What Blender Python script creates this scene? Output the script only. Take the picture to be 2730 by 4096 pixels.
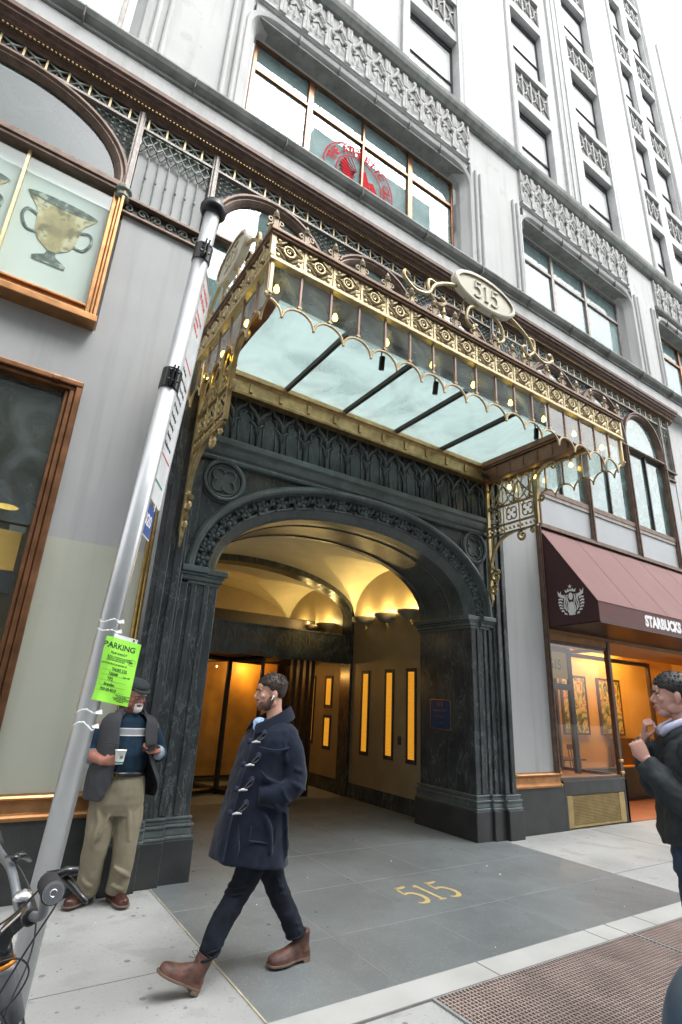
import bpy, bmesh, math, random
from mathutils import Vector, Matrix, noise as mnoise
random.seed(7)
R_ = math.radians
for o in list(bpy.data.objects): bpy.data.objects.remove(o)
S = bpy.context.scene
COL = S.collection
# ---------------------------------------------------------------- camera
cam_d = bpy.data.cameras.new('camera'); cam = bpy.data.objects.new('camera', cam_d); COL.objects.link(cam)
YAW, PITCH, ROLL = R_(32.69256), R_(19.39554), R_(2.93297)
cy, sy, cp, sp = math.cos(YAW), math.sin(YAW), math.cos(PITCH), math.sin(PITCH)
fw = Vector((sy*cp, cy*cp, sp)); rt = Vector((cy, -sy, 0)); up = rt.cross(fw)
cr, sr = math.cos(ROLL), math.sin(ROLL)
rt2 = cr*rt + sr*up; up2 = -sr*rt + cr*up
CAM = Vector((0, -5.59, 1.65))
m = Matrix((rt2, up2, -fw)).transposed().to_4x4(); m.translation = CAM
cam.matrix_world = m
cam_d.sensor_fit = 'VERTICAL'; cam_d.sensor_height = 24; cam_d.lens = 2136.4/4096*24
cam_d.clip_start = .05; cam_d.clip_end = 600
S.camera = cam
# ---------------------------------------------------------------- world, sun, exposure (soft overcast street light)
W = bpy.data.worlds.new('World'); S.world = W; W.use_nodes = True
nt = W.node_tree; nt.nodes.clear()
sky = nt.nodes.new('ShaderNodeTexSky'); sky.sky_type = 'NISHITA'; sky.sun_disc = False
SUN_EL, SUN_ROT = R_(55), R_(150)
sky.sun_elevation = SUN_EL; sky.sun_rotation = SUN_ROT; sky.dust_density = 6; sky.air_density = 1.2; sky.ozone_density = 1
hsv = nt.nodes.new('ShaderNodeHueSaturation'); hsv.inputs['Saturation'].default_value = .03; hsv.inputs['Value'].default_value = 1.35
bg = nt.nodes.new('ShaderNodeBackground'); bg.inputs['Strength'].default_value = .15
wo = nt.nodes.new('ShaderNodeOutputWorld')
nt.links.new(sky.outputs[0], hsv.inputs['Color']); nt.links.new(hsv.outputs[0], bg.inputs['Color']); nt.links.new(bg.outputs[0], wo.inputs['Surface'])
sun_d = bpy.data.lights.new('sun', 'SUN'); sun_d.energy = 0.6; sun_d.angle = R_(20); sun_d.color = (1, .97, .93)
sun = bpy.data.objects.new('sun', sun_d); COL.objects.link(sun)
sdir = Vector((math.sin(SUN_ROT)*math.cos(SUN_EL), math.cos(SUN_ROT)*math.cos(SUN_EL), math.sin(SUN_EL)))
sun.rotation_euler = sdir.to_track_quat('Z', 'Y').to_euler(); sun.location = (0, -20, 30)
S.view_settings.view_transform = 'Standard'; S.view_settings.look = 'None'; S.view_settings.gamma = 1
S.view_settings.exposure = 1.38
# ---------------------------------------------------------------- materials
MATS = {}
def getm(name):
    if name not in MATS: MATS[name] = bpy.data.materials.new(name)
    return MATS[name]
def mat(name, col, rough=.6, metal=0., ns=8., na=.12, bs=40., bd=0., spec=.5, sheen=0., streak=None, coat=0., emit=None, es=0., speck=None, rv=0.):
    m = getm(name); m.use_nodes = True; t = m.node_tree; b = t.nodes['Principled BSDF']; L = t.links.new
    tc = t.nodes.new('ShaderNodeTexCoord')
    n = t.nodes.new('ShaderNodeTexNoise'); n.inputs['Scale'].default_value = ns; n.inputs['Detail'].default_value = 6
    L(tc.outputs['Object'], n.inputs['Vector'])
    mr = t.nodes.new('ShaderNodeMapRange'); mr.inputs['From Min'].default_value = .3; mr.inputs['From Max'].default_value = .7
    mr.inputs['To Min'].default_value = 1-na; mr.inputs['To Max'].default_value = 1+na
    L(n.outputs['Fac'], mr.inputs['Value'])
    vm = t.nodes.new('ShaderNodeVectorMath'); vm.operation = 'SCALE'; vm.inputs[0].default_value = col[:3]; L(mr.outputs[0], vm.inputs['Scale'])
    out = vm.outputs[0]
    if streak:      # long vertical rain streaks / dirt: (colour, amount)
        mp = t.nodes.new('ShaderNodeMapping'); mp.inputs['Scale'].default_value = (5, 5, .35)
        L(tc.outputs['Object'], mp.inputs['Vector']); n2 = t.nodes.new('ShaderNodeTexNoise'); n2.inputs['Scale'].default_value = 1.4; n2.inputs['Detail'].default_value = 8
        L(mp.outputs[0], n2.inputs['Vector'])
        r2 = t.nodes.new('ShaderNodeMapRange'); r2.inputs['From Min'].default_value = .5; r2.inputs['From Max'].default_value = .75; r2.inputs['To Max'].default_value = streak[1]
        L(n2.outputs['Fac'], r2.inputs['Value'])
        mx = t.nodes.new('ShaderNodeMix'); mx.data_type = 'RGBA'; L(r2.outputs[0], mx.inputs['Factor']); L(out, mx.inputs[6]); mx.inputs[7].default_value = (*streak[0], 1); out = mx.outputs[2]
    for speck in ([] if not speck else speck if isinstance(speck[0][0], (tuple, list)) else [speck]):       # flecks and blotches: (colour, scale, threshold, amount)
        n3 = t.nodes.new('ShaderNodeTexNoise'); n3.inputs['Scale'].default_value = speck[1]; n3.inputs['Detail'].default_value = 3
        L(tc.outputs['Object'], n3.inputs['Vector'])
        r3 = t.nodes.new('ShaderNodeMapRange'); r3.inputs['From Min'].default_value = speck[2]; r3.inputs['From Max'].default_value = speck[2]+.06; r3.inputs['To Max'].default_value = speck[3]
        L(n3.outputs['Fac'], r3.inputs['Value'])
        mx = t.nodes.new('ShaderNodeMix'); mx.data_type = 'RGBA'; L(r3.outputs[0], mx.inputs['Factor']); L(out, mx.inputs[6]); mx.inputs[7].default_value = (*speck[0], 1); out = mx.outputs[2]
    L(out, b.inputs['Base Color'])
    b.inputs['Roughness'].default_value = rough; b.inputs['Metallic'].default_value = metal; b.inputs['Specular IOR Level'].default_value = spec
    if rv:
        r4 = t.nodes.new('ShaderNodeMapRange'); r4.inputs['To Min'].default_value = max(.03, rough-rv); r4.inputs['To Max'].default_value = min(1, rough+rv)
        n4 = t.nodes.new('ShaderNodeTexNoise'); n4.inputs['Scale'].default_value = 3; n4.inputs['Detail'].default_value = 8; L(tc.outputs['Object'], n4.inputs['Vector'])
        L(n4.outputs['Fac'], r4.inputs['Value']); L(r4.outputs[0], b.inputs['Roughness'])
    if sheen: b.inputs['Sheen Weight'].default_value = sheen; b.inputs['Sheen Roughness'].default_value = .5
    if coat: b.inputs['Coat Weight'].default_value = coat; b.inputs['Coat Roughness'].default_value = .05
    if emit: b.inputs['Emission Color'].default_value = (*emit, 1); b.inputs['Emission Strength'].default_value = es
    if bd:
        nb = t.nodes.new('ShaderNodeTexNoise'); nb.inputs['Scale'].default_value = bs; nb.inputs['Detail'].default_value = 5
        L(tc.outputs['Object'], nb.inputs['Vector'])
        bp = t.nodes.new('ShaderNodeBump'); bp.inputs['Strength'].default_value = 1; bp.inputs['Distance'].default_value = bd
        L(nb.outputs['Fac'], bp.inputs['Height']); L(bp.outputs[0], b.inputs['Normal'])
    MATS[name] = m; return m
def marble(name, base, vein, rough=.3, vs=2.2, amt=.8):
    m = mat(name, base, rough, 0, 3, .35, 30, 0.0, rv=.12); t = m.node_tree; L = t.links.new; b = t.nodes['Principled BSDF']
    src = b.inputs['Base Color'].links[0].from_socket; tc = [n for n in t.nodes if n.type == 'TEX_COORD'][0]
    for k, (sc, wd, zz) in enumerate(((vs, .012, .35), (vs*3.1, .02, .18))):
        mp = t.nodes.new('ShaderNodeMapping'); mp.inputs['Scale'].default_value = (1, 1, zz); mp.inputs['Location'].default_value = (k*3.3, 1, k); mp.inputs['Rotation'].default_value = (.2, .3, 0)
        L(tc.outputs['Object'], mp.inputs['Vector'])
        n = t.nodes.new('ShaderNodeTexNoise'); n.inputs['Scale'].default_value = sc; n.inputs['Detail'].default_value = 9; n.inputs['Roughness'].default_value = .62; n.inputs['Distortion'].default_value = .6
        L(mp.outputs[0], n.inputs['Vector'])
        a = t.nodes.new('ShaderNodeMath'); a.operation = 'SUBTRACT'; L(n.outputs['Fac'], a.inputs[0]); a.inputs[1].default_value = .5
        c = t.nodes.new('ShaderNodeMath'); c.operation = 'ABSOLUTE'; L(a.outputs[0], c.inputs[0])
        r = t.nodes.new('ShaderNodeMapRange'); r.inputs['From Min'].default_value = 0; r.inputs['From Max'].default_value = wd; r.inputs['To Min'].default_value = amt*(.9-.45*k); r.inputs['To Max'].default_value = 0
        L(c.outputs[0], r.inputs['Value'])
        mx = t.nodes.new('ShaderNodeMix'); mx.data_type = 'RGBA'; L(r.outputs[0], mx.inputs['Factor']); L(src, mx.inputs[6]); mx.inputs[7].default_value = (*vein, 1); src = mx.outputs[2]
    L(src, b.inputs['Base Color']); return m
def glass(name, tint=(1, 1, 1), refl=1.0, rough=.0, ior=1.5, body=None, bw=0., trans=1.0, base=0., tl=.6, bs=2.2):
    # thin window glass: clear layer + mirror layer by Fresnel, optional milky body (film, backing, reflections put in as colour)
    m = getm(name); m.use_nodes = True; t = m.node_tree; t.nodes.clear(); L = t.links.new
    o = t.nodes.new('ShaderNodeOutputMaterial'); g = t.nodes.new('ShaderNodeBsdfGlossy'); g.inputs['Roughness'].default_value = rough; g.inputs['Color'].default_value = (refl, refl, refl, 1)
    tr = t.nodes.new('ShaderNodeBsdfTransparent'); tr.inputs['Color'].default_value = (*[c*trans for c in tint], 1)
    f = t.nodes.new('ShaderNodeFresnel'); ge = t.nodes.new('ShaderNodeNewGeometry'); ir = t.nodes.new('ShaderNodeMapRange'); ir.inputs['To Min'].default_value = ior; ir.inputs['To Max'].default_value = 1/ior; L(ge.outputs['Backfacing'], ir.inputs['Value']); L(ir.outputs[0], f.inputs['IOR'])
    src = tr.outputs[0]
    if body:
        d = t.nodes.new('ShaderNodeBsdfDiffuse'); d.inputs['Color'].default_value = (*body, 1)
        tln = t.nodes.new('ShaderNodeBsdfTranslucent'); tln.inputs['Color'].default_value = (*body, 1)
        dm = t.nodes.new('ShaderNodeMixShader'); dm.inputs[0].default_value = tl; L(d.outputs[0], dm.inputs[1]); L(tln.outputs[0], dm.inputs[2])
        tc = t.nodes.new('ShaderNodeTexCoord'); n = t.nodes.new('ShaderNodeTexNoise'); n.inputs['Scale'].default_value = bs; n.inputs['Detail'].default_value = 8; n.inputs['Distortion'].default_value = 1.2
        L(tc.outputs['Object'], n.inputs['Vector']); r = t.nodes.new('ShaderNodeMapRange'); r.inputs['From Min'].default_value = .35; r.inputs['From Max'].default_value = .65
        r.inputs['To Min'].default_value = max(0, bw-.28); r.inputs['To Max'].default_value = min(1, bw+.22); L(n.outputs['Fac'], r.inputs['Value'])
        bm = t.nodes.new('ShaderNodeMixShader'); L(r.outputs[0], bm.inputs[0]); L(src, bm.inputs[1]); L(dm.outputs[0], bm.inputs[2]); src = bm.outputs[0]
    ad = t.nodes.new('ShaderNodeMath'); ad.operation = 'ADD'; ad.use_clamp = True; L(f.outputs[0], ad.inputs[0]); ad.inputs[1].default_value = base
    mx = t.nodes.new('ShaderNodeMixShader'); L(ad.outputs[0], mx.inputs[0]); L(src, mx.inputs[1]); L(g.outputs[0], mx.inputs[2]); L(mx.outputs[0], o.inputs['Surface'])
    MATS[name] = m; return m
# ---------------------------------------------------------------- mesh builder
class MB:
    def __init__(s): s.v = []; s.f = []
    def add(s, vs, fs):
        k = len(s.v); s.v += [tuple(v) for v in vs]; s.f += [tuple(i+k for i in f) for f in fs]; return s
    def box(s, x0, x1, y0, y1, z0, z1):
        return s.add([(x0,y0,z0),(x1,y0,z0),(x1,y1,z0),(x0,y1,z0),(x0,y0,z1),(x1,y0,z1),(x1,y1,z1),(x0,y1,z1)],
                     [(0,3,2,1),(4,5,6,7),(0,1,5,4),(1,2,6,5),(2,3,7,6),(3,0,4,7)])
    def prism(s, pts, ax, a, b):
        def P(p, q): return {'x': (q, p[0], p[1]), 'y': (p[0], q, p[1]), 'z': (p[0], p[1], q)}[ax]
        n = len(pts); s.add([P(p, a) for p in pts]+[P(p, b) for p in pts],
            [tuple(range(n)), tuple(range(2*n-1, n-1, -1))]+[(i, (i+n), (i+1) % n+n, (i+1) % n) for i in range(n)]); return s
    def loft(s, rings, caps=True, closed=True):
        n = len(rings[0]); vs = [p for r in rings for p in r]; fs = []
        for i in range(len(rings)-1):
            for j in range(n if closed else n-1):
                a = i*n+j; b = i*n+(j+1) % n; fs.append((a, b, b+n, a+n))
        if caps and closed: fs += [tuple(range(n-1, -1, -1)), tuple(range((len(rings)-1)*n, len(rings)*n))]
        return s.add(vs, fs)
    def tube(s, pts, r, n=8, closed=False, flat=None):
        pts = [Vector(p) for p in pts]; k = len(pts); rs = r if isinstance(r, (list, tuple)) else [r]*k
        rings = []; T0 = None; N = None
        for i in range(k):
            if closed: T = pts[(i+1) % k]-pts[i-1]
            else: T = pts[min(i+1, k-1)]-pts[max(i-1, 0)]
            if T.length < 1e-9: T = Vector((0, 0, 1))
            T.normalize()
            if N is None:
                a = Vector((0, 0, 1)) if abs(T.z) < .9 else Vector((1, 0, 0)); N = (a-T*a.dot(T)).normalized()
            else: N = (N-T*N.dot(T)).normalized()
            B = T.cross(N); e = (flat or 1)
            rings.append([pts[i]+N*(rs[i]*math.cos(6.28318*j/n))+B*(rs[i]*e*math.sin(6.28318*j/n)) for j in range(n)])
        if closed: rings.append(rings[0]); return s.loft(rings, caps=False)
        return s.loft(rings)
    def ell(s, c, r, nu=16, nv=10, rot=None):
        c = Vector(c); rings = []
        for i in range(1, nv):
            th = math.pi*i/nv
            ring = []
            for j in range(nu):
                a = 6.28318*j/nu; p = Vector((r[0]*math.sin(th)*math.cos(a), r[1]*math.sin(th)*math.sin(a), -r[2]*math.cos(th)))
                if rot: p = rot @ p
                ring.append(c+p)
            rings.append(ring)
        top = Vector((0, 0, r[2])); 
        if rot: top = rot @ top
        k = len(s.v); s.loft(rings, caps=False); b0 = len(s.v); s.v += [tuple(c-top), tuple(c+top)]
        for j in range(nu): s.f.append((k+(j+1) % nu, k+j, b0)); s.f.append((k+(nv-2)*nu+j, k+(nv-2)*nu+(j+1) % nu, b0+1))
        return s
    def lathe(s, prof, c, n=16, ax='z', caps=True):
        c = Vector(c); rings = []
        for r, h in prof:
            ring = []
            for j in range(n):
                a = 6.28318*j/n; u, v = r*math.cos(a), r*math.sin(a)
                ring.append(c+Vector({'z': (u, v, h), 'y': (u, h, v), 'x': (h, u, v)}[ax]))
            rings.append(ring)
        return s.loft(rings, caps=caps)
    def xf(s, M, k0=0):
        for i in range(k0, len(s.v)): s.v[i] = tuple(M @ Vector(s.v[i]))
        return s
    def mesh(s, name, m, smooth=False, org=(0, 0, 0)):
        me = bpy.data.meshes.new(name); ox, oy, oz = org
        me.from_pydata([(a-ox, b-oy, c-oz) for a, b, c in s.v], [], s.f)
        bm = bmesh.new(); bm.from_mesh(me); bmesh.ops.recalc_face_normals(bm, faces=bm.faces[:]); bm.to_mesh(me); bm.free()
        if m: me.materials.append(getm(m) if isinstance(m, str) else m)
        if smooth: me.polygons.foreach_set('use_smooth', [True]*len(me.polygons))
        me.update(); return me
    def split(s, gap=.03):     # separate pieces that do not touch -> list of builders
        par = list(range(len(s.v)))
        def fd(a):
            while par[a] != a: par[a] = par[par[a]]; a = par[a]
            return a
        for f in s.f:
            for b in f[1:]: par[fd(b)] = fd(f[0])
        isl = {}
        for i in range(len(s.v)): isl.setdefault(fd(i), []).append(i)
        it = []
        for k, ix in isl.items():
            cs = list(zip(*[s.v[i] for i in ix])); it.append([[min(c) for c in cs], [max(c) for c in cs], set([k])])
        ch = True
        while ch:
            ch = False; out = []
            for a in it:
                for b in out:
                    if all(a[0][q] < b[1][q]+gap and b[0][q] < a[1][q]+gap for q in range(3)):
                        b[0] = [min(x, y) for x, y in zip(a[0], b[0])]; b[1] = [max(x, y) for x, y in zip(a[1], b[1])]; b[2] |= a[2]; ch = True; break
                else: out.append(a)
            it = out
        gid = {k: n for n, a in enumerate(it) for k in a[2]}; res = [MB() for _ in it]; mp = [{} for _ in it]
        for f in s.f:
            n = gid[fd(f[0])]; q = []
            for i in f:
                if i not in mp[n]: mp[n][i] = len(res[n].v); res[n].v.append(s.v[i])
                q.append(mp[n][i])
            res[n].f.append(tuple(q))
        return res
    def builds(s, name, m, parent=None, **k): return [q.build(name, m, parent, **k) for q in s.split()]
    def build(s, name, m, parent=None, smooth=False, bevel=0, org=None, seg=2):
        o_ = org if org is not None else (parent.get('_org') if parent is not None and parent.get('_org') is not None else (0, 0, 0))
        me = s.mesh(name, m, smooth, o_); ob = bpy.data.objects.new(name, me); COL.objects.link(ob)
        if parent is not None: ob.parent = parent
        else: ob.location = o_
        ob['_org'] = tuple(o_)
        if bevel:
            md = ob.modifiers.new('bevel', 'BEVEL'); md.width = bevel; md.segments = seg; md.limit_method = 'ANGLE'; md.angle_limit = R_(40)
        if smooth == 'auto':
            me.polygons.foreach_set('use_smooth', [False]*len(me.polygons))
        return ob
ALL = []
def tag(o, label=None, cat=None, group=None, kind=None):
    if label: o['label'] = label
    if cat: o['category'] = cat
    if group: o['group'] = group
    if kind: o['kind'] = kind
    return o
def thing(name, label, cat, loc=(0, 0, 0), group=None):
    o = bpy.data.objects.new(name, None); COL.objects.link(o); o.location = loc; o['_org'] = tuple(loc); o.empty_display_size = .1
    return tag(o, label, cat, group)
def put(me, name, parent, loc, rot=None, scale=None):
    ob = bpy.data.objects.new(name, me); COL.objects.link(ob)
    org = Vector(parent['_org']) if parent is not None else Vector((0, 0, 0))
    ob.location = Vector(loc)-org
    if rot: ob.rotation_euler = rot
    if scale: ob.scale = scale
    ob.parent = parent; ob['_org'] = tuple(org); return ob
def remesh(ob, vox=.01, sm=4, smf=.5, disp=None):
    md = ob.modifiers.new('remesh', 'REMESH'); md.mode = 'VOXEL'; md.voxel_size = vox; md.use_smooth_shade = True
    s = ob.modifiers.new('smooth', 'SMOOTH'); s.iterations = sm; s.factor = smf
    if disp:
        tx = bpy.data.textures.new('folds', 'CLOUDS'); tx.noise_scale = disp[0]; tx.noise_depth = 2
        d = ob.modifiers.new('folds', 'DISPLACE'); d.texture = tx; d.strength = disp[1]; d.mid_level = .5; d.texture_coords = 'LOCAL'
    return ob
def text_mb(txt, size, ext=.002, bold=0., spacing=1.0, align='CENTER', shear=0, sx=1.0):
    c = bpy.data.curves.new('t', 'FONT'); c.body = txt; c.size = size; c.extrude = ext; c.offset = bold; c.space_character = spacing; c.align_x = align; c.align_y = 'CENTER'; c.shear = shear; c.resolution_u = 3
    o = bpy.data.objects.new('t', c); COL.objects.link(o); bpy.context.view_layer.update()
    dg = bpy.context.evaluated_depsgraph_get(); me = bpy.data.meshes.new_from_object(o.evaluated_get(dg))
    mb = MB(); mb.add([(v.co.x*sx, v.co.y, v.co.z) for v in me.vertices], [tuple(p.vertices) for p in me.polygons])
    bpy.data.objects.remove(o); bpy.data.curves.remove(c); bpy.data.meshes.remove(me); return mb
def ribbon(mb, pts, w, z0, z1):
    n = len(pts); ws = w if isinstance(w, (list, tuple)) else [w]*n; L_, R2 = [], []
    for i in range(n):
        a = Vector(pts[max(i-1, 0)][:2]); b = Vector(pts[min(i+1, n-1)][:2]); t = (b-a).normalized(); nn = Vector((-t.y, t.x)); p = Vector(pts[i][:2])
        L_.append(p+nn*ws[i]/2); R2.append(p-nn*ws[i]/2)
    rings = [[(l.x, l.y, z0), (l.x, l.y, z1), (r.x, r.y, z1), (r.x, r.y, z0)] for l, r in zip(L_, R2)]
    mb.loft(rings); return mb
def num515(h, z0, z1, k=1.):       # old-style 5 1 5 with hooked bowls and a footed 1, height h, centred
    g = MB(); q = h
    def S_(ps): return [(x*q, (y-.5)*q) for x, y in ps]
    for cx in (-.62, .62):
        g_ = lambda ps: [(cx*q+x, y) for x, y in S_(ps)]
        ribbon(g, g_([(-.15, .955), (.05, .945), (.26, .99)]), [.10*q*k, .10*q*k, .07*q*k], z0, z1)
        ribbon(g, g_([(-.13, .98), (-.16, .75), (-.19, .54)]), .06*q*k, z0, z1)
        b = [(v[0], v[1]) for v in cr_([(-.19, .56, 0), (-.05, .615, 0), (.12, .56, 0), (.22, .38, 0), (.18, .16, 0), (.02, .03, 0), (-.16, .02, 0), (-.25, .08, 0)], 5)]; m_ = len(b)
        ribbon(g, g_(b), [(.05+.07*math.sin(math.pi*min(1, (i/(m_-1))*1.05)))*q*k for i in range(m_)], z0+.0002, z1+.0002)
    ribbon(g, S_([(0, .02), (0, .97)]), .10*q*k, z0, z1); ribbon(g, S_([(-.13, .025), (.13, .025)]), .05*q*k, z0+.0002, z1+.0002); ribbon(g, S_([(-.14, .84), (-.02, .96)]), .05*q*k, z0+.0002, z1+.0002)
    return g
FRONT = Matrix(((1, 0, 0, 0), (0, 0, -1, 0), (0, 1, 0, 0), (0, 0, 0, 1)))    # text plane xy -> facing -y
def T(x, y, z): return Matrix.Translation((x, y, z))
def cr_(pts, k=6, closed=False):           # Catmull-Rom through points
    P = [Vector(p) for p in pts]; n = len(P); out = []
    for i in range(n if closed else n-1):
        a, b, c, d = (P[(i-1) % n], P[i], P[(i+1) % n], P[(i+2) % n]) if closed else (P[max(i-1, 0)], P[i], P[i+1], P[min(i+2, n-1)])
        for j in range(k):
            t = j/k; out.append(.5*((2*b)+(c-a)*t+(2*a-5*b+4*c-d)*t*t+(3*b-a-3*c+d)*t**3))
    if not closed: out.append(P[-1])
    return out
def lerpl(rs, k=6):
    out = []
    for i in range(len(rs)-1):
        for j in range(k):
            t = j/k; t = t*t*(3-2*t)*.5+t*.5; out.append(rs[i]*(1-t)+rs[i+1]*t)
    out.append(rs[-1]); return out
def spiral(c, r0, turns, a0, dirn=1, n=18, end=.15):   # 2D spiral inwards (list of 2D points)
    return [(c[0]+(r0*(1-t)+r0*end*t)*math.cos(a0+dirn*6.28318*turns*t), c[1]+(r0*(1-t)+r0*end*t)*math.sin(a0+dirn*6.28318*turns*t)) for t in [i/n for i in range(n+1)]]

mat('concrete', (.29, .295, .29), .85, ns=.9, na=.2, bs=120, bd=.0012, speck=[((.16, .16, .155), 38, .62, .55), ((.2, .2, .19), 2.6, .56, .35), ((.13, .13, .125), 6.5, .66, .45)])
mat('concrete_new', (.36, .365, .355), .85, ns=2, na=.1, bs=140, bd=.001)
mat('granite', (.128, .143, .148), .5, ns=1.1, na=.22, bs=200, bd=.0004, speck=[((.3, .32, .33), 120, .6, .5), ((.085, .095, .1), 2.2, .55, .35), ((.2, .21, .21), 9, .68, .4)], rv=.15)
mat('joint', (.24, .245, .245), .8); mat('joint_dark', (.16, .15, .14), .9)
mat('asphalt', (.05, .05, .052), .9, ns=3, na=.2, bs=200, bd=.002)
mat('brass', (.55, .38, .14), .3, 1., ns=20, na=.2, rv=.12)
mat('brass_inlay', (.5, .385, .17), .5, .1, ns=20, na=.15)
mat('gold_paint', (.42, .28, .13), .38, .8, ns=12, na=.28, bs=60, bd=.001, rv=.15)
mat('pale_gold', (.56, .46, .27), .42, .55, ns=14, na=.15, bs=50, bd=.0006)
mat('copper', (.21, .1, .05), .36, .85, ns=7, na=.3, rv=.15)
mat('copper_bright', (.42, .21, .09), .35, .85, ns=7, na=.25, rv=.15)
mat('bronze', (.15, .1, .075), .5, .35, ns=9, na=.28, bs=60, bd=.001)
mat('bronze_grey', (.25, .225, .205), .5, .3, ns=9, na=.25, bs=60, bd=.001)
mat('bronze_dark', (.045, .035, .03), .4, .5, ns=9, na=.2)
mat('verdigris', (.17, .2, .17), .6, .2, ns=14, na=.35, bs=60, bd=.001)
mat('cornice_brown', (.13, .08, .06), .55, .3, ns=10, na=.3)
mat('grey_panel', (.33, .338, .342), .6, ns=1.2, na=.07, streak=((.22, .225, .23), .5), bs=60, bd=.0005)
mat('fresh_paint', (.38, .39, .325), .6, ns=1.2, na=.07, streak=((.3, .31, .26), .45))
mat('white_panel', (.38, .4, .415), .5, ns=1.5, na=.05, streak=((.4, .42, .44), .3))
mat('plinth_black', (.028, .03, .031), .42, ns=4, na=.3, rv=.15, speck=((.07, .075, .075), 80, .62, .5))
marble('marble', (.036, .042, .045), (.21, .23, .23), .22, 3.4, .42)
marble('marble_carved', (.075, .092, .094), (.2, .235, .225), .36, 4.5, .42)
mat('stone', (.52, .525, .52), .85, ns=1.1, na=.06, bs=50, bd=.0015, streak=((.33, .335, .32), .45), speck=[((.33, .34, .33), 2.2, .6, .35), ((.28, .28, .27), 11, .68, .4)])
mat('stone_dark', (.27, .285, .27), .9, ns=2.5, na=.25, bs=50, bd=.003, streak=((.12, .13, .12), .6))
mat('brick_pale', (.56, .565, .565), .9, ns=1.1, na=.06, streak=((.4, .4, .39), .35), bs=60, bd=.001, speck=[((.33, .33, .33), 16, .6, .4), ((.4, .4, .39), 3, .58, .35)])
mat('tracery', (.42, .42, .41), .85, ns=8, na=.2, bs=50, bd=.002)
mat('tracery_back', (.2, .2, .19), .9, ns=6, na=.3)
mat('shade_white', (.78, .79, .8), .7, ns=1, na=.02, coat=.6)
mat('frame_dark', (.035, .035, .042), .5, ns=5, na=.2)
mat('sash_brown', (.17, .08, .05), .5, ns=5, na=.2)
mat('black_iron', (.015, .015, .017), .35, .3)
mat('beige_marble', (.27, .215, .13), .45, ns=3, na=.12, speck=((.3, .23, .13), 60, .6, .4))
mat('vault_plaster', (.56, .53, .41), .7, ns=3, na=.08, speck=((.25, .2, .12), 90, .66, .5))
mat('lit_panel', (.25, .12, .02), .5, emit=(1, .42, .03), es=.34)
mat('bulb', (1, .8, .3), .3, emit=(1, .68, .08), es=6)
mat('orange_wall', (.75, .36, .08), .7, ns=2, na=.1)
mat('wood_floor', (.3, .13, .05), .4, ns=3, na=.2)
mat('wood_orange', (.85, .5, .1), .4, ns=3, na=.15, streak=((.45, .2, .03), .5))
mat('wood_dark', (.06, .025, .015), .35, ns=5, na=.3)
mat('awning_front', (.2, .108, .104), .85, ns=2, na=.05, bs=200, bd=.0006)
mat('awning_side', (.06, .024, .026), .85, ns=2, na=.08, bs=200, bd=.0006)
mat('white_print', (.8, .8, .8), .6); mat('black_print', (.02, .02, .02), .6); mat('red_print', (.65, .03, .03), .6); mat('green_print', (.02, .25, .15), .6)
mat('red_decal', (.5, .02, .03), .9, spec=.1); mat('blue_sign', (.02, .09, .35), .4); mat('sign_white', (.72, .74, .76), .4)
mat('plaque_blue', (.01, .035, .1), .3)
mat('flyer_green', (.33, .85, .07), .6, ns=4, na=.06)
mat('plastic_clear', (.75, .78, .78), .2)
mat('aluminium', (.62, .64, .66), .36, .75, ns=6, na=.06, rv=.08, bs=300, bd=.0002)
mat('interior_dark', (.03, .03, .032), .8)
mat('teal_dark', (.05, .085, .085), .35)
glass('pane_clear', (.93, .97, .95), .9)
glass('pane_canopy_side', (.82, .88, .87), 1., ior=1.6, body=(.45, .55, .54), bw=.3)  # faint teal body colours in the lighter reflections of the hanging glass
glass('pane_canopy_roof', (.8, .88, .87), .8, body=(.56, .645, .635), bw=.56, tl=.9, bs=1.1)
glass('pane_shop', (.85, .95, .94), .95, ior=1.7, body=(.4, .52, .51), bw=.35)  # teal body puts the pale street reflection into the pane colour
glass('pane_frost', (.5, .55, .6), .7, body=(.5, .56, .62), bw=.86)
glass('pane_second', (.85, .92, .92), .9, ior=1.45, body=(.5, .6, .6), bw=.3)
glass('pane_dark', (.4, .48, .48), .9, ior=1.6, body=(.2, .25, .26), bw=.45)  # grey body paints in the facade mirrored by the left arch
# ================================================================ SETTING
def arch(cx, zs, a, b, n=40, p=2.0, t0=0., t1=math.pi):
    out = []
    for i in range(n+1):
        t = t1+(t0-t1)*i/n; c, s = math.cos(t), math.sin(t)
        out.append((cx+a*math.copysign(abs(c)**(2/p), c), zs+b*max(0, s)**(2/p)))
    return out
def sweep(mb, path, prof, closed=False):        # path of (x,z); prof closed polygon of (outward offset, y)
    n = len(path); rings = []
    for i in range(n):
        a = path[i-1] if (i > 0 or closed) else path[i]; b = path[(i+1) % n] if (i < n-1 or closed) else path[i]
        tx, tz = b[0]-a[0], b[1]-a[1]; l = math.hypot(tx, tz) or 1; nx, nz = -tz/l, tx/l
        rings.append([(path[i][0]+nx*o, y, path[i][1]+nz*o) for o, y in prof])
    if closed: rings.append(rings[0]); mb.loft(rings, caps=False)
    else: mb.loft(rings)
    return mb
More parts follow.
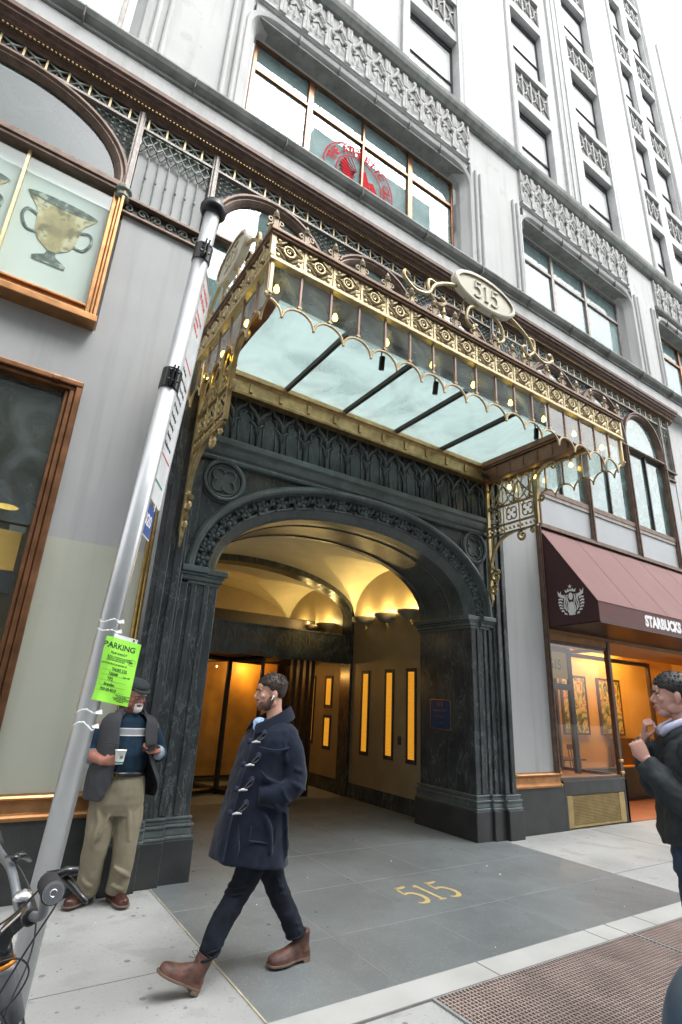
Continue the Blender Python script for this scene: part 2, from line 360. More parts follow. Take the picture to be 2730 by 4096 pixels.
# --- ground
g = MB(); g.box(-60, 80, -4.35, 40, -.3, 0); side = tag(g.build('sidewalk', 'concrete'), kind='structure')
g = MB(); g.box(-60, 80, -60, -4.5, -.31, -.15); tag(g.build('road', 'asphalt'), kind='structure')
g = MB(); g.box(-60, 80, -4.5, -4.35, -.3, .002); tag(g.build('kerb', 'stone_dark', bevel=.015), kind='structure')
g = MB(); g.box(1.735, 6.35, -2.42, 3.4, .0, .004); pav = tag(g.build('entrance_paving', 'granite'), kind='structure')
g = MB()
for x in (2.645, 3.55, 4.46, 5.4): g.box(x-.002, x+.002, -2.42, 3.4, .004, .0052)
for y in (.32, -.70, -1.64): g.box(1.745, 6.35, y-.002, y+.002, .004, .0058)
g.build('paving_joints', 'joint', pav)
g = MB(); g.box(1.726, 1.737, -2.42, -.1, .0, .0065); g.build('brass_edge_strip', 'worn_strip', pav); mat('worn_strip', (.42, .38, .28), .6, ns=6, na=.3, speck=((.3, .29, .27), 5, .5, .7))
t = num515(.42, .0, .0016, 1.15).xf(T(4.0, -1.19, .0045) @ Matrix.Diagonal((.74, 1, 1, 1))); t.build('brass_numerals', 'brass_inlay', pav)
g = MB(); g.box(1.735, 12, -2.65, -2.42, 0, .005); cs = tag(g.build('kerb_strip', 'concrete_new'), kind='structure')
g = MB()
for x in (3.32, 4.55, 4.83, 5.25, 6.35, 7.4): g.box(x-.005, x+.005, -2.65, -2.42, .005, .0062)
g.box(1.74, 12, -2.655, -2.645, 0, .012); g.build('strip_joints', 'joint_dark', cs)
g = MB()
for y in (-1.6, -3.6): g.box(-12, 1.722, y-.003, y+.003, 0, .002)
for x in (-1.5, -.1, 3.9, 8.3, 10.3): g.box(x-.003, x+.003, -2.40 if x > 1.7 else -4.35, 0, 0, .0018) if not (1.7 < x < 6.4) else None
g.box(6.36, 20, -1.6, -1.594, 0, .002)
g.box(6.352, 6.362, -2.42, -.05, 0, .003)
g.build('sidewalk_joints', 'joint_dark', side)
rng = random.Random(3); g = MB()
for i in range(60):
    x, y = rng.uniform(-.3, 1.6), rng.uniform(-3.2, -.2); r = rng.uniform(.006, .02); g.lathe([(r, 0), (r*.8, .0015)], (x, y, 0), 9)
for i in range(120):
    x, y = rng.uniform(-2, 12), rng.uniform(-4.2, -.1)
    if 1.7 < x < 6.4 and y > -2.7: continue
    if 2.6 < x < 7.1 and y < -2.6: continue
    r = rng.uniform(.006, .022); g.lathe([(r, 0), (r*.8, .0012)], (x, y, 0), 9)
g.build('gum_spots', 'gum', side); mat('gum', (.17, .17, .165), .9)
g = MB()
for i in range(70):
    x, y = rng.uniform(1.9, 6.3), rng.uniform(-2.4, 2.5); r = rng.uniform(.006, .018); g.lathe([(r, .004), (r*.8, .0052)], (x, y, 0), 9)
g.build('gum_spots', 'gum_dark', pav); mat('gum_dark', (.075, .082, .085), .9)
g = MB()
for i in range(15):
    x, y = rng.uniform(0.2, 6.6), rng.uniform(-3.0, .6); r = rng.uniform(.003, .007); g.box(x, x+r*2.2, y, y+r, .004, .009)
for x, y in ((5.1, -1.1), (3.0, .9)): g.ell((x, y, .008), (.016, .01, .004), 8, 5)
tag(g.build('litter_scraps', 'white_print'), kind='stuff')
# subway grating, two panels lying flush in the pavement
def grating(x0, x1, y0, y1, label):
    th = thing('pavement_grating', label, 'grating', (x0, y1, 0), 'ventilation gratings in the pavement')
    g = MB(); g.box(x0, x1, y0, y1, 0, .004); g.build('pit', 'grate_pit', th)
    g = MB(); n = int((y1-y0)/.031)
    nx = int((x1-x0)/.03)
    for i in range(nx): x = x0+.012+(x1-x0-.03)*i/nx; g.box(x, x+.008, y0, y1, .004, .016)
    g.build('bars', 'grate_steel', th)
    g = MB()
    for i in range(n):
        y = y0+.02+(y1-y0-.03)*i/n
        g.box(x0, x1, y, y+.006, .006, .0145)
    g.build('crossbars', 'grate_steel', th)
    g = MB(); g.box(x0-.02, x1+.012, y1, y1+.012, 0, .012); g.box(x0-.02, x0, y0, y1, 0, .012); g.build('frame', 'joint', th)
mat('grate_pit', (.05, .042, .038), .9); mat('grate_steel', (.34, .275, .25), .6, .25, ns=3, na=.2)
grating(2.72, 4.83, -4.1, -2.665, 'brown steel grating with fine bars, nearest the camera at the bottom right')
grating(4.87, 7.0, -4.1, -2.665, 'brown steel grating panel beyond the dark joint, beneath the man at the right edge')
# ================================================================ OFFICE BUILDING
B = thing('office_building', 'pale stone office tower with gothic tracery, bronze shopfronts and a black marble entrance arch', 'building', (4, 0, 0))
# ---- stone shell
g = MB()
g.box(-8, 18.2, -.2, .45, 8.87, 9.19)
for a, b in ((-8, -5.0), (.05, 1.42), (6.38, 7.95), (12.45, 13.7), (17.1, 18.2)): g.box(a, b, 0, .45, 9.19, 12.5); 
for a, b in ((-5.0, .05), (1.42, 6.38), (7.95, 12.45), (13.7, 17.1)): g.box(a, b, .06, .45, 12.12, 12.5)
g.box(-8, 18.2, .02, .45, 12.5, 13.5)
g.box(13.15, 18.2, 0, .4, 0, 8.87)
g.box(-8, 18.2, .9, 12, 9.0, 9.2)
g.builds('stone_wall', 'stone', B, bevel=.012)
g = MB(); H = 41
cols = [(-4.6, -3.2), (-1.6, -.2), (1.7, 3.1), (4.7, 6.1), (8.17, 9.57), (10.96, 12.36), (14.3, 15.3), (15.75, 16.85)]
xs = [-8]+[c for ab in cols for c in ab]+[17.0]
for i in range(0, len(xs), 2): g.box(xs[i], xs[i+1], 0, .5, 13.95, H)
g.box(17.0, 18.2, 0.02, .5, 13.95, 28.4)
g.builds('brick_pier', 'brick_pale', B)
g = MB()
for a in (3.1, 9.57, 15.3):          # slender mullion piers between window pairs, with colonnettes
    w = {3.1: 1.6, 9.57: 1.39, 15.3: .45}[a]
    if w > 1:
        for k in (.32, .5, .68) if a > 9 else (.12, .88): g.box(a+w*k-.05, a+w*k+.05, -.07, 0, 13.95, H)
        for k in (.41, .59) if a > 9 else (): g.tube([(a+w*k, -.02, 13.95), (a+w*k, -.02, H)], .05, 8)
for a, b in ((-.2, 1.7), (6.1, 8.17), (12.36, 14.3)):
    for k in (.07, .93): x = a+(b-a)*k; g.tube([(x, -.01, 13.95), (x, -.01, H)], .06, 8); g.box(x-.14 if k < .5 else x+.04, x-.04 if k < .5 else x+.14, -.05, 0, 13.95, H)
g.tube([(17.0, -.02, 13.95), (17.0, -.02, H)], .09, 8); g.tube([(18.2, 0, 9.3), (18.2, 0, 28.4)], .06, 8)
g.builds('colonnette', 'brick_pale', B)
# spandrels between storeys
g = MB(); NF = 7
for a, b in cols:
    for k in range(NF):
        z = 16.1+3.85*k
        if z > 38: continue
        g.box(a, b, .0, .5, z, z+.32); g.box(a, b, .06, .5, z+.32, z+1.3); g.box(a, b, -.04, .5, z+1.3, z+1.5)
g.builds('spandrel', 'stone', B)
# tracery panel: four-light gothic relief
def tracery(w, n=4):
    g = MB(); h = .98
    for i in range(n+1): x = -w/2+w*i/n; g.tube([(x, -.03, 0), (x, -.03, h)], .032, 6)
    for i in range(n):
        x0 = -w/2+w*i/n; x1 = x0+w/n; c = (x0+x1)/2; q = w/n/2
        for z, s in ((.04, 1), (h-.04, -1)):
            g.tube([(x0, -.035, z+s*.02), (x0+.02, -.035, z+s*.16), (c-.04, -.035, z+s*.27), (c, -.035, z+s*.42), (c+.04, -.035, z+s*.27), (x1-.02, -.035, z+s*.16), (x1, -.035, z+s*.02)], .024, 5)
        g.ell((c, -.04, h/2), (.05, .04, .06), 8, 6)
    return g.mesh('tracery_panel', 'tracery')
trm = {1.4: tracery(1.4), 1.0: tracery(1.0, 3), 1.1: tracery(1.1, 3)}
gb = MB()
for a, b in cols:
    w = round(b-a, 1)
    for k in range(NF):
        z = 16.1+3.85*k
        if z > 34 or (b < 3.2): continue
        if z > 24 and a < 8: continue
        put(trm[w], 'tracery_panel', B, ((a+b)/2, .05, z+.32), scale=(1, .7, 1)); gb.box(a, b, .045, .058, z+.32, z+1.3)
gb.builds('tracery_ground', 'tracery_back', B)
# sash windows
def sash(w, h):
    f = MB(); t = .045
    f.box(-w/2, -w/2+t, 0, .06, 0, h); f.box(w/2-t, w/2, 0, .06, 0, h); f.box(-w/2+t, w/2-t, 0, .06, h-.16, h); f.box(-w/2+t, w/2-t, 0, .06, 0, t); f.box(-w/2+t, w/2-t, -.01, .06, h*.42, h*.42+.05)  # extra-deep dark top rail paints the shadow gap under the lintel
    p = MB(); p.box(-w/2+t, w/2-t, .03, .05, t, h-.16)
    s = MB(); s.box(-w/2, w/2, -.02, .05, -.03, 0)
    return f.mesh('window', 'frame_dark'), p.mesh('pane', 'shade_white'), s.mesh('sill', 'sash_brown')
sm = {}
for a, b in cols:
    w = round(b-a, 1)
    for k in range(NF):
        h = 2.2 if k else 2.2; z = 16.1+3.85*k-h
        if z > 33 or b < 3.2 and k > 0 or (z > 24 and a < 8): continue
        if w not in sm: sm[w] = sash(w, 2.2)
        o = put(sm[w][0], 'window', B, ((a+b)/2, .16, z))
        for me, nm in ((sm[w][1], 'pane'), (sm[w][2], 'sill')):
            c = bpy.data.objects.new(nm, me); COL.objects.link(c); c.parent = o
# string course and weathered sill course
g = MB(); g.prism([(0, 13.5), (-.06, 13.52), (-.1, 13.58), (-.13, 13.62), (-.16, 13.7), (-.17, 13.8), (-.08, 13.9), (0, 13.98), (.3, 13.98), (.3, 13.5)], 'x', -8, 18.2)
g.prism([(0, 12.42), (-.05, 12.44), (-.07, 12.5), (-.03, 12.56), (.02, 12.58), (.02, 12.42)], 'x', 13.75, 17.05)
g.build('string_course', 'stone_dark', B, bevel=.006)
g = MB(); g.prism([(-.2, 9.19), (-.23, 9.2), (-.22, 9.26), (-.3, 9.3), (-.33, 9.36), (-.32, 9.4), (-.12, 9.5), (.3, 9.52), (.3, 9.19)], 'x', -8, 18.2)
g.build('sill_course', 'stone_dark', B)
g = MB()
for x in [-2.0+1.37*i for i in range(15)]:
    g.box(x, x+.012, -.334, -.2, 9.195, 9.385)
g.build('sill_joint', 'joint_dark', B)
# second-storey windows: splayed stone surround with rounded shoulders
def shoulder(mb, x0, x1, z0, z1, y0, y1, r, prof):
    path = [(x0, z0)]+[(x0+r-r*math.cos(a), z1-r+r*math.sin(a)) for a in [i*math.pi/16 for i in range(9)]]+[(x1-r+r*math.sin(a), z1-r+r*math.cos(a)) for a in [i*math.pi/16 for i in range(9)]]+[(x1, z0)]
    sweep(mb, path, prof)
BAYS = [(-4.9, -.15, 3), (1.55, 6.22, 4), (8.1, 12.3, 3), (13.85, 16.95, 2)]
gs = MB(); gj = MB(); gsp = MB()
for x0, x1, nm in BAYS:
    shoulder(gs, x0, x1, 9.5, 12.1, 0, .3, .32, [(0, .3), (.0, .18), (.1, .06), (.13, .0), (.2, -.02), (.24, .02), (.24, .3)])
    # spandrel fill behind rounded shoulders
    for k in range(7):
        x = x0-.1+(x1-x0+.2)*k/6; gj.box(x, x+.012, -.024, .3, 12.1, 12.34)
    for xx, sgn in ((x0, -1), (x1, 1)):
        for d in (.28, .42): gs.tube([(xx+sgn*d, -.02, 9.62), (xx+sgn*d, -.02, 12.3)], .035, 8); gs.lathe([(.05, 0), (.075, .03), (.06, .09), (.04, .12)], (xx+sgn*d, -.02, 9.5), 8)
        gs.box(min(xx+sgn*.24, xx+sgn*.5), max(xx+sgn*.24, xx+sgn*.5), -.04, .01, 9.5, 9.58)
gs.builds('window_surround', 'stone', B, bevel=.004)
gj.build('lintel_joint', 'joint_dark', B)
g = MB()
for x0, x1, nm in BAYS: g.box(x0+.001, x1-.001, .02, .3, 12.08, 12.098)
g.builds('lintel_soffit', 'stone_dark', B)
# gothic frieze: row of crocketed canopies
def canopy_orn():
    g = MB()
    for s in (-1, 1):
        g.box(s*.19-.03, s*.19+.03, -.07, 0, -.05, .9)
        g.tube([(s*.16, -.06, .28), (s*.15, -.1, .45), (s*.07, -.12, .55), (0, -.12, .74)], [.03, .035, .03, .02], 6)
        g.ell((s*.13, -.11, .36), (.05, .05, .05), 8, 6); g.ell((s*.1, -.1, .16), (.035, .03, .06), 8, 6)
        g.tube([(s*.19, -.05, .55), (s*.19, -.08, .72), (s*.19, -.05, .92)], [.05, .035, .01], 6)
    g.ell((0, -.11, .78), (.05, .045, .07), 8, 6); g.ell((0, -.1, .62), (.06, .05, .05), 8, 6); g.tube([(0, -.06, .05), (0, -.08, .3)], .018, 6)
    g.prism([(-.16, .5), (0, .84), (.16, .5), (.1, .3), (0, .42), (-.1, .3)], 'y', -.045, 0)
    return g.mesh('canopy_ornament', 'tracery')
om = canopy_orn(); gbk = MB()
for x0, x1 in ((1.45, 6.35), (8.0, 12.4), (13.8, 17.0), (-4.9, 0)):
    n = max(1, round((x1-x0)/.448)); gbk.box(x0, x1, .0, .018, 12.52, 13.48)
    for i in range(n):
        if x1 < 1: continue
        put(om, 'canopy_ornament', B, (x0+(i+.5)*(x1-x0)/n, .0, 12.58), scale=(1, .5, 1))
gbk.builds('frieze_ground', 'stone', B)
# second-storey glazing
def glazed(x0, x1, z0, z1, y, bars, zt, fm, pm, name='window', back=None, panes=None, rails=()):
    f = MB(); t = .06
    f.box(x0, x0+t, y, y+.07, z0, z1); f.box(x1-t, x1, y, y+.07, z0, z1); f.box(x0+t, x1-t, y, y+.07, z0, z0+t); f.box(x0+t, x1-t, y, y+.07, z1-t, z1)
    for xb, w in bars: f.box(xb-w/2, xb+w/2, y-.012, y+.07, z0+t, z1-t)
    if zt: f.box(x0+t, x1-t, y-.003, y+.066, zt-.035, zt+.035)
    for zr in rails: f.box(x0+t, x1-t, y-.004, y+.064, zr-.02, zr+.02)
    o = f.build(name, fm, B, bevel=.006)
    es = [x0]+[b[0] for b in bars]+[x1]
    for i in range(len(es)-1):
        p = MB(); p.add([(es[i]+.025, y+.033, z0+.02), (es[i+1]-.025, y+.033, z0+.02), (es[i+1]-.025, y+.033, z1-.02), (es[i]+.025, y+.033, z1-.02)], [(0, 1, 2, 3)])
        p.build('pane', (panes[i] if panes else pm), o)
    if back: b = MB(); b.box(x0, x1, y+back[0], y+back[0]+.02, z0, z1-back[2]); b.build('blind', back[1], o)
    return o
mat('blind_pale', (.36, .43, .43), .8, ns=.5, na=.12); mat('blind_lace', (.44, .46, .47), .8, ns=3, na=.06); mat('backing_teal', (.3, .4, .4), .8, ns=.9, na=.22)
w1 = glazed(1.62, 6.15, 9.5, 12.02, .3, [(2.72, .11), (3.86, .04), (4.98, .11)], 11.35, 'copper', 'pane_second', back=(.06, 'blind_pale', 0))
g = MB(); g.box(1.7, 2.66, .346, .352, 9.55, 11.32)
g.build('lace_blind', 'blind_lace', w1)
g = MB()
for i in range(22):
    x = 1.3+i*.075; a0, a1 = max(1.71, x), min(2.65, x+.5)
    if a1-a0 > .05: g.tube([(a0, .344, 9.6+(a0-x)*3.4), (a1, .344, 9.6+(a1-x)*3.4)], .0035, 4)
g.build('lace_pattern', 'grey_panel', w1)
glazed(8.2, 12.2, 9.5, 12.02, .3, [(9.4, .1), (10.72, .08)], 11.35, 'bronze_grey', 'pane_second', back=(.06, 'blind_pale', 0), panes=['pane_second']*3)
glazed(13.95, 16.85, 9.5, 12.02, .3, [(15.4, .1)], 11.35, 'copper', 'pane_second', back=(.06, 'backing_teal', 0))
glazed(-4.8, -.25, 9.5, 12.02, .3, [(-2.5, .1)], 11.35, 'bronze_grey', 'pane_second', back=(.1, 'shade_white', 0))
# round red club decal inside the middle second-storey panes
DC = (3.82, 10.42)
dec = thing('window_decal', 'round red lettered club emblem on the second-storey window above the canopy', 'window sign', (DC[0], .315, DC[1]-.72))
g = MB()
for r0, r1 in ((.76, .745), (.5, .488)): sweep(g, [(DC[0]+r0*math.cos(a), DC[1]+r0*math.sin(a)*1.0) for a in [i*6.28318/48 for i in range(48)]], [(0, .318), (.022, .318), (.022, .321), (0, .321)], closed=True)
for i, ch in enumerate('THE ATHLETIC CLUB • NEW YORK • '):
    if ch == ' ': continue
    a = math.pi*.93-i*6.28318/31*.985; tt = text_mb(ch, .22, .001, bold=.006)
    tt.xf(T(DC[0]+.615*math.cos(a), .319, DC[1]+.615*math.sin(a)) @ FRONT @ Matrix.Rotation(a-math.pi/2, 4, 'Z')); g.add(tt.v, tt.f)
# winged foot / spokes device
for k in range(9):
    a = 2.0+k*.22; g.tube([(DC[0]-.02+.1*math.cos(a), .319, DC[1]+.05+.1*math.sin(a)), (DC[0]-.02+.42*math.cos(a), .319, DC[1]+.05+.4*math.sin(a))], .008, 4)
g.prism([(3.42, 10.62), (3.52, 10.78), (3.68, 10.35), (3.8, 10.12), (3.7, 9.98), (3.5, 10.22)], 'y', .317, .321)
g.prism([(3.82, 10.62), (3.95, 10.72), (4.08, 10.3), (4.2, 10.06), (4.0, 9.98), (3.86, 10.3)], 'y', .317, .321)
g.prism([(4.02, 10.5), (4.12, 10.55), (4.28, 10.2), (4.24, 10.1)], 'y', .317, .321)
g.build('emblem', 'red_decal', dec)
# ---- bronze cornice
g = MB(); g.prism([(0, 8.58), (-.03, 8.585), (-.05, 8.62), (-.08, 8.625), (-.09, 8.66), (-.13, 8.67), (-.135, 8.7), (-.17, 8.71), (-.18, 8.75), (-.22, 8.76), (-.225, 8.8), (-.25, 8.81), (-.255, 8.868), (0, 8.868)], 'x', -8, 13.3)
g.build('cornice', 'cornice_brown', B)
g = MB()
x = -3
while x < 13.2: g.box(x, x+.022, -.125, -.1, 8.64, 8.66); x += .045
g.build('dentils', 'gold_paint', B)
# ---- frieze under the cornice: studs and crossed leaves
g = MB(); gl = MB(); x0 = -3.2; P_ = .236; n = 69
for i in range(n+1):
    x = x0+i*P_; gl.box(x-.011, x+.011, -.03, 0, 8.405, 8.585)
    if i < n:
        c = x+P_/2
        for s in (-1, 1):
            g.tube([(c-s*.1, -.01, 8.42), (c, -.03, 8.5), (c+s*.1, -.015, 8.57)], [.012, .018, .012], 5)
        g.ell((c, -.035, 8.49), (.022, .018, .028), 6, 5); g.ell((c, -.03, 8.43), (.014, .012, .02), 6, 4)
g.build('leaf_frieze', 'verdigris', B); gl.builds('frieze_stud', 'pale_gold', B)
g = MB(); g.box(-3.2, 13.1, .0, .1, 8.4, 8.582); g.build('frieze_ground', 'bronze_dark', B)
g = MB(); g.box(-3.2, 13.1, -.045, .1, 8.365, 8.402); g.build('frieze_rail', 'bronze_grey', B)
# ---- narrow fluted panels between the window groups
def fluted(x0, x1, zb=7.2):
    g = MB(); g.box(x0+.06, x1-.06, .02, .1, zb, 8.365); g.build('panel_ground', 'grey_panel', B)
    g = MB(); 
    for x in (x0, x1): g.box(x-.045, x+.045, -.05, .1, zb, 8.66); g.box(x-.02, x+.02, -.075, -.05, zb, 8.6)
    g.builds('pilaster_strip', 'bronze_grey', B, bevel=.006)
    g = MB(); n = max(3, round((x1-x0-.12)/.125)); w = (x1-x0-.12)/n
    for i in range(n):
        x = x0+.06+(i+.5)*w
        if i < n-1: g.tube([(x+w/2, -.005, zb+.05), (x+w/2, -.005, 8.06)], .009, 6); g.ell((x+w/2, -.01, zb+.45), (.018, .018, .025), 6, 5); g.lathe([(.03, 0), (.02, .03), (.008, .07)], (x+w/2, -.005, zb+.02), 6)
        for s in (-1, 1):
            g.tube([(x-s*w/2, -.01, 8.02), (x, -.03, 8.12), (x+s*w/2, -.015, 8.22), (x, -.03, 8.31), (x-s*w/2, -.01, 8.36)], .013, 5)
        for z in (8.12, 8.31): g.ell((x, -.035, z), (.022, .02, .022), 6, 5)
    g.build('lattice', 'verdigris', B)
    g = MB(); g.box(x0-.06, x1+.06, -.08, .1, zb-.04, zb); g.box(x0-.02, x1+.02, -.05, .1, zb-.235, zb-.2); g.build('ledge', 'bronze', B, bevel=.006)
    g = MB(); g.box(x0-.02, x1+.02, -.005, .1, zb-.2, zb-.04); g.build('scroll_ground', 'bronze_dark', B)
    g = MB(); k = max(3, round((x1-x0)/.17))
    for i in range(k):
        c = x0+(i+.5)*(x1-x0)/k; s = 1 if i % 2 else -1
        g.tube([(p[0], -.02, p[1]) for p in spiral((c, zb-.12), .065, 1.3, 0 if s > 0 else math.pi, s)], .011, 5)
    g.build('scroll_frieze', 'verdigris', B)
fluted(.25, 1.25); fluted(6.72, 7.7); fluted(12.67, 13.08)
# ---- arched glazing groups
def arch_bay(x0, x1, ztr, zap, pane, fm='bronze', zlow=None, lattice=True, t=.09, sub='arched_window'):
    cx = (x0+x1)/2; a = (x1-x0)/2-t; b = zap-ztr-.04
    pa = arch(cx, ztr+.04, a, b, 32, 2.15)
    g = MB(); sweep(g, [(pa[0][0], ztr)]+pa+[(pa[-1][0], ztr)], [(-.03, .03), (0, -.01), (.03, -.035), (.055, -.03), (.075, -.06), (.105, -.06), (.11, .08), (-.03, .08)])
    o = g.build(sub, fm, B)
    g = MB(); g.prism([(pa[0][0], ztr)]+pa+[(pa[-1][0], ztr)], 'y', .05, .056); g.build('pane', pane, o)
    if lattice:
        po = arch(cx, ztr+.04, a+.09, b+.09, 32, 2.15); po = [(min(max(p[0], x0+.002), x1-.002), min(p[1], 8.36)) for p in po]
        g = MB(); g.prism([(x0, ztr), (x0, 8.365), (x1, 8.365), (x1, ztr)]+po[::-1], 'y', .03, .09); g.build('spandrel_ground', 'panel_dim', o)
        g = MB()
        for side_ in (0, 1):
            k = 0
            for i in range(9):
                for j in range(9):
                    x = (x0+.05+i*.085) if side_ == 0 else (x1-.05-i*.085); z = 8.31-j*.085
                    if abs(x-cx) > a+.2: pass
                    u = abs(x-cx)/(a+.17)
                    zl = ztr+.04+(b+.15)*(max(0, 1-u**2.15))**(1/2.15) if u < 1 else ztr+.3
                    if z-.04 > zl and z > ztr+.35 and (side_ == 0) == (x < cx):
                        g.tube([(x-.04, .01, z-.04), (x+.04, -.005, z+.04)], .011, 4); g.tube([(x+.04, .01, z-.04), (x-.04, -.005, z+.04)], .011, 4); g.ell((x, -.005, z), (.018, .016, .018), 6, 4)
        if g.v: g.build('lattice', 'verdigris', o)
    return o
mat('panel_dim', (.22, .225, .23), .7)
def glaz_group(x0, x1, n, zb, pane, panel=None):
    w = (x1-x0)/n
    for i in range(n): arch_bay(x0+i*w, x0+(i+1)*w, 7.34, 8.27, pane)
    f = MB(); f.box(x0, x1, -.05, .1, 7.27, 7.34); f.box(x0, x1, -.07, .1, 7.29, 7.315)
    f.box(x0, x1, -.03, .1, zb-.1, zb); 
    f.build('transom', 'bronze', B, bevel=.004)
    f = MB()
    for i in range(n+1): x = x0+i*w; f.box(x-.05, x+.05, -.055, .1, (4.72 if panel else zb), 7.27); f.box(x-.018, x+.018, -.08, -.055, (4.72 if panel else zb), 7.27)
    mu = f.builds('mullion', 'bronze', B, bevel=.005)
    f = MB()
    for i in range(n): x = x0+(i+.5)*w; f.box(x-.018, x+.018, -.0, .08, zb, 7.27)
    f.builds('glazing_bar', 'bronze_dark', B)
    for i in range(n):
        p = MB(); p.box(x0+i*w+.05, x0+(i+1)*w-.05, .045, .05, zb, 7.27); p.build('pane', pane, mu[i])
    if panel:
        f = MB(); f.box(x0, x1, -.02, .06, 5.3, zb-.1); f.build('sill', 'bronze_grey', B)
        for i in range(n): p = MB(); p.box(x0+i*w+.05, x0+(i+1)*w-.05, .0, .05, 4.76, 5.3); p.build('spandrel_panel', 'white_panel', B)
        f = MB(); f.box(x0-.02, x1+.05, -.07, .06, 4.68, 4.735); f.box(x0-.02, x1+.05, -.045, .06, 4.735, 4.765); f.build('awning_rail', 'bronze', B)
glaz_group(7.72, 12.65, 3, 5.47, 'pane_shop', True)
glaz_group(1.3, 6.68, 3, 5.6, 'pane_shop')
g = MB(); g.box(1.3, 13.1, .13, .15, 5.3, 8.4); g.build('reflection_backing', 'backing_teal', B)  # added teal sheet behind the panes, its colour imitates their pale reflection
g = MB(); g.box(1.3, 6.68, .0, .1, 5.3, 5.5); g.build('wall_above_portal', 'grey_panel', B)
g = MB(); g.box(12.7, 13.1, -.0, .2, 4.7, 6.95); g.box(12.7, 13.15, 0, .3, 0, 4.7); g.build('end_panel', 'white_panel', B)
# ---- big arched window on the left with printed shade
cxL, aL = -1.12, 1.37
o = arch_bay(cxL-aL, cxL+aL, 7.34, 8.3, 'pane_dark', 'bronze', t=.1)
g = MB(); g.box(cxL-aL, cxL+aL, -.09, .1, 7.2, 7.34); g.box(cxL-aL, cxL+aL, -.11, -.09, 7.245, 7.275); g.build('transom', 'bronze', B, bevel=.006)
g = MB()      # copper frame round the printed shade
xr = cxL+aL
for x0_, x1_, yy in ((xr-.10, xr-.05, -.06), (xr-.05, xr-.02, -.1), (xr-.02, xr+.015, -.13)): g.box(x0_, x1_, yy, .1, 5.36, 7.2)
for x0_, x1_, yy in ((-2.49, -2.39, -.06),): g.box(x0_, x1_, yy, .1, 5.36, 7.2)
g.box(-2.5, xr-.1, -.05, .1, 5.36, 5.52); g.box(-2.5, xr+.03, -.2, .1, 5.28, 5.36); g.box(-2.5, xr-.1, -.08, -.05, 5.5, 5.53)
cf = g.build('show_window', 'copper_bright', B, bevel=.008)
g = MB(); g.box(-2.4, xr-.1, .06, .08, 5.5, 7.2); g.build('printed_shade', 'shade_print', cf)
mat('shade_print', (.8, .805, .8), .7, ns=1.5, na=.05)
g = MB(); g.box(-.745, -.715, -.03, .06, 5.52, 7.2); g.box(-1.6, -1.57, -.03, .06, 5.52, 7.2); g.build('mullion', 'pale_gold', cf)
g = MB(); g.box(-2.4, xr-.1, -.01, -.006, 5.52, 7.2); g.build('pane', 'pane_clear', cf)
g = MB(); g.lathe([(.06, 0), (.085, .03), (.07, .09), (.1, .12), (.1, .15)], (xr-.01, -.06, 7.1), 12); g.build('capital', 'verdigris', cf)
def vase(cx, cz, s, name_y=.052):
    # flat printed picture of a silver-gilt two-handled urn
    y0, y1 = name_y, name_y+.004; P = lambda pts: [(cx+a*s, cz+b*s) for a, b in pts]
    prof = [(0, -.56), (.2, -.56), (.21, -.51), (.16, -.47), (.07, -.42), (.05, -.34), (.1, -.3), (.2, -.22), (.26, -.08), (.275, .12), (.3, .28), (.42, .44), (.46, .52)]
    pic = MB(); pic.prism(P([(-a, b) for a, b in prof[::-1]]+prof[1:]), 'y', y0, y1)
    rim = MB(); rim.prism(P([(.46*math.cos(t), .5+.07*math.sin(t)) for t in [i*.2618 for i in range(24)]]), 'y', y0-.003, y0-.001)
    rim.prism(P([(-.2, -.56), (.2, -.56), (.21, -.51), (.07, -.42), (.05, -.34), (-.05, -.34), (-.07, -.42), (-.21, -.51)]), 'y', y0-.003, y0-.001)
    for q in (-1, 1): rim.tube([(cx+q*a*s, y0, cz+b*s) for a, b in cr_([(.28, .16, 0), (.4, .2, 0), (.44, .06, 0), (.36, -.12, 0), (.24, -.12, 0)], 4) and [(v[0], v[1]) for v in cr_([(.28, .16, 0), (.4, .2, 0), (.44, .06, 0), (.36, -.12, 0), (.24, -.12, 0)], 4)]], .022*s, 5, flat=.2)
    rim2 = MB()
    for k in range(0): a = -.24+k*.06; rim2.tube([(cx+a*s*.8, y0-.002, cz-.2*s), (cx+a*s, y0-.002, cz+(-.05+.06*(k % 3))*s), (cx+a*s*1.1, y0-.002, cz+.25*s)], .008*s, 4, flat=.3)
    return pic, rim, rim2
mat('print_gold', (.5, .38, .2), .6, ns=3.5, na=.5, speck=[((.8, .7, .5), 3, .52, .8), ((.2, .15, .09), 5, .55, .8), ((.12, .13, .12), 14, .6, .6)]); mat('print_silver', (.16, .18, .17), .6, ns=12, na=.7, speck=[((.6, .6, .5), 12, .55, .7)])
for cx in (-.29, -1.18):
    v = thing('urn_picture', 'gilt two-handled urn picture on the window shade, %s' % ('right of the mullion' if cx > -.5 else 'cut by left edge'), 'picture', (cx, .05, 5.95), 'urn pictures on the shade')
    a, b, c = vase(cx, 6.36, .78); a.build('bowl', 'print_gold', v); b.build('rim_and_handles', 'print_silver', v); pass
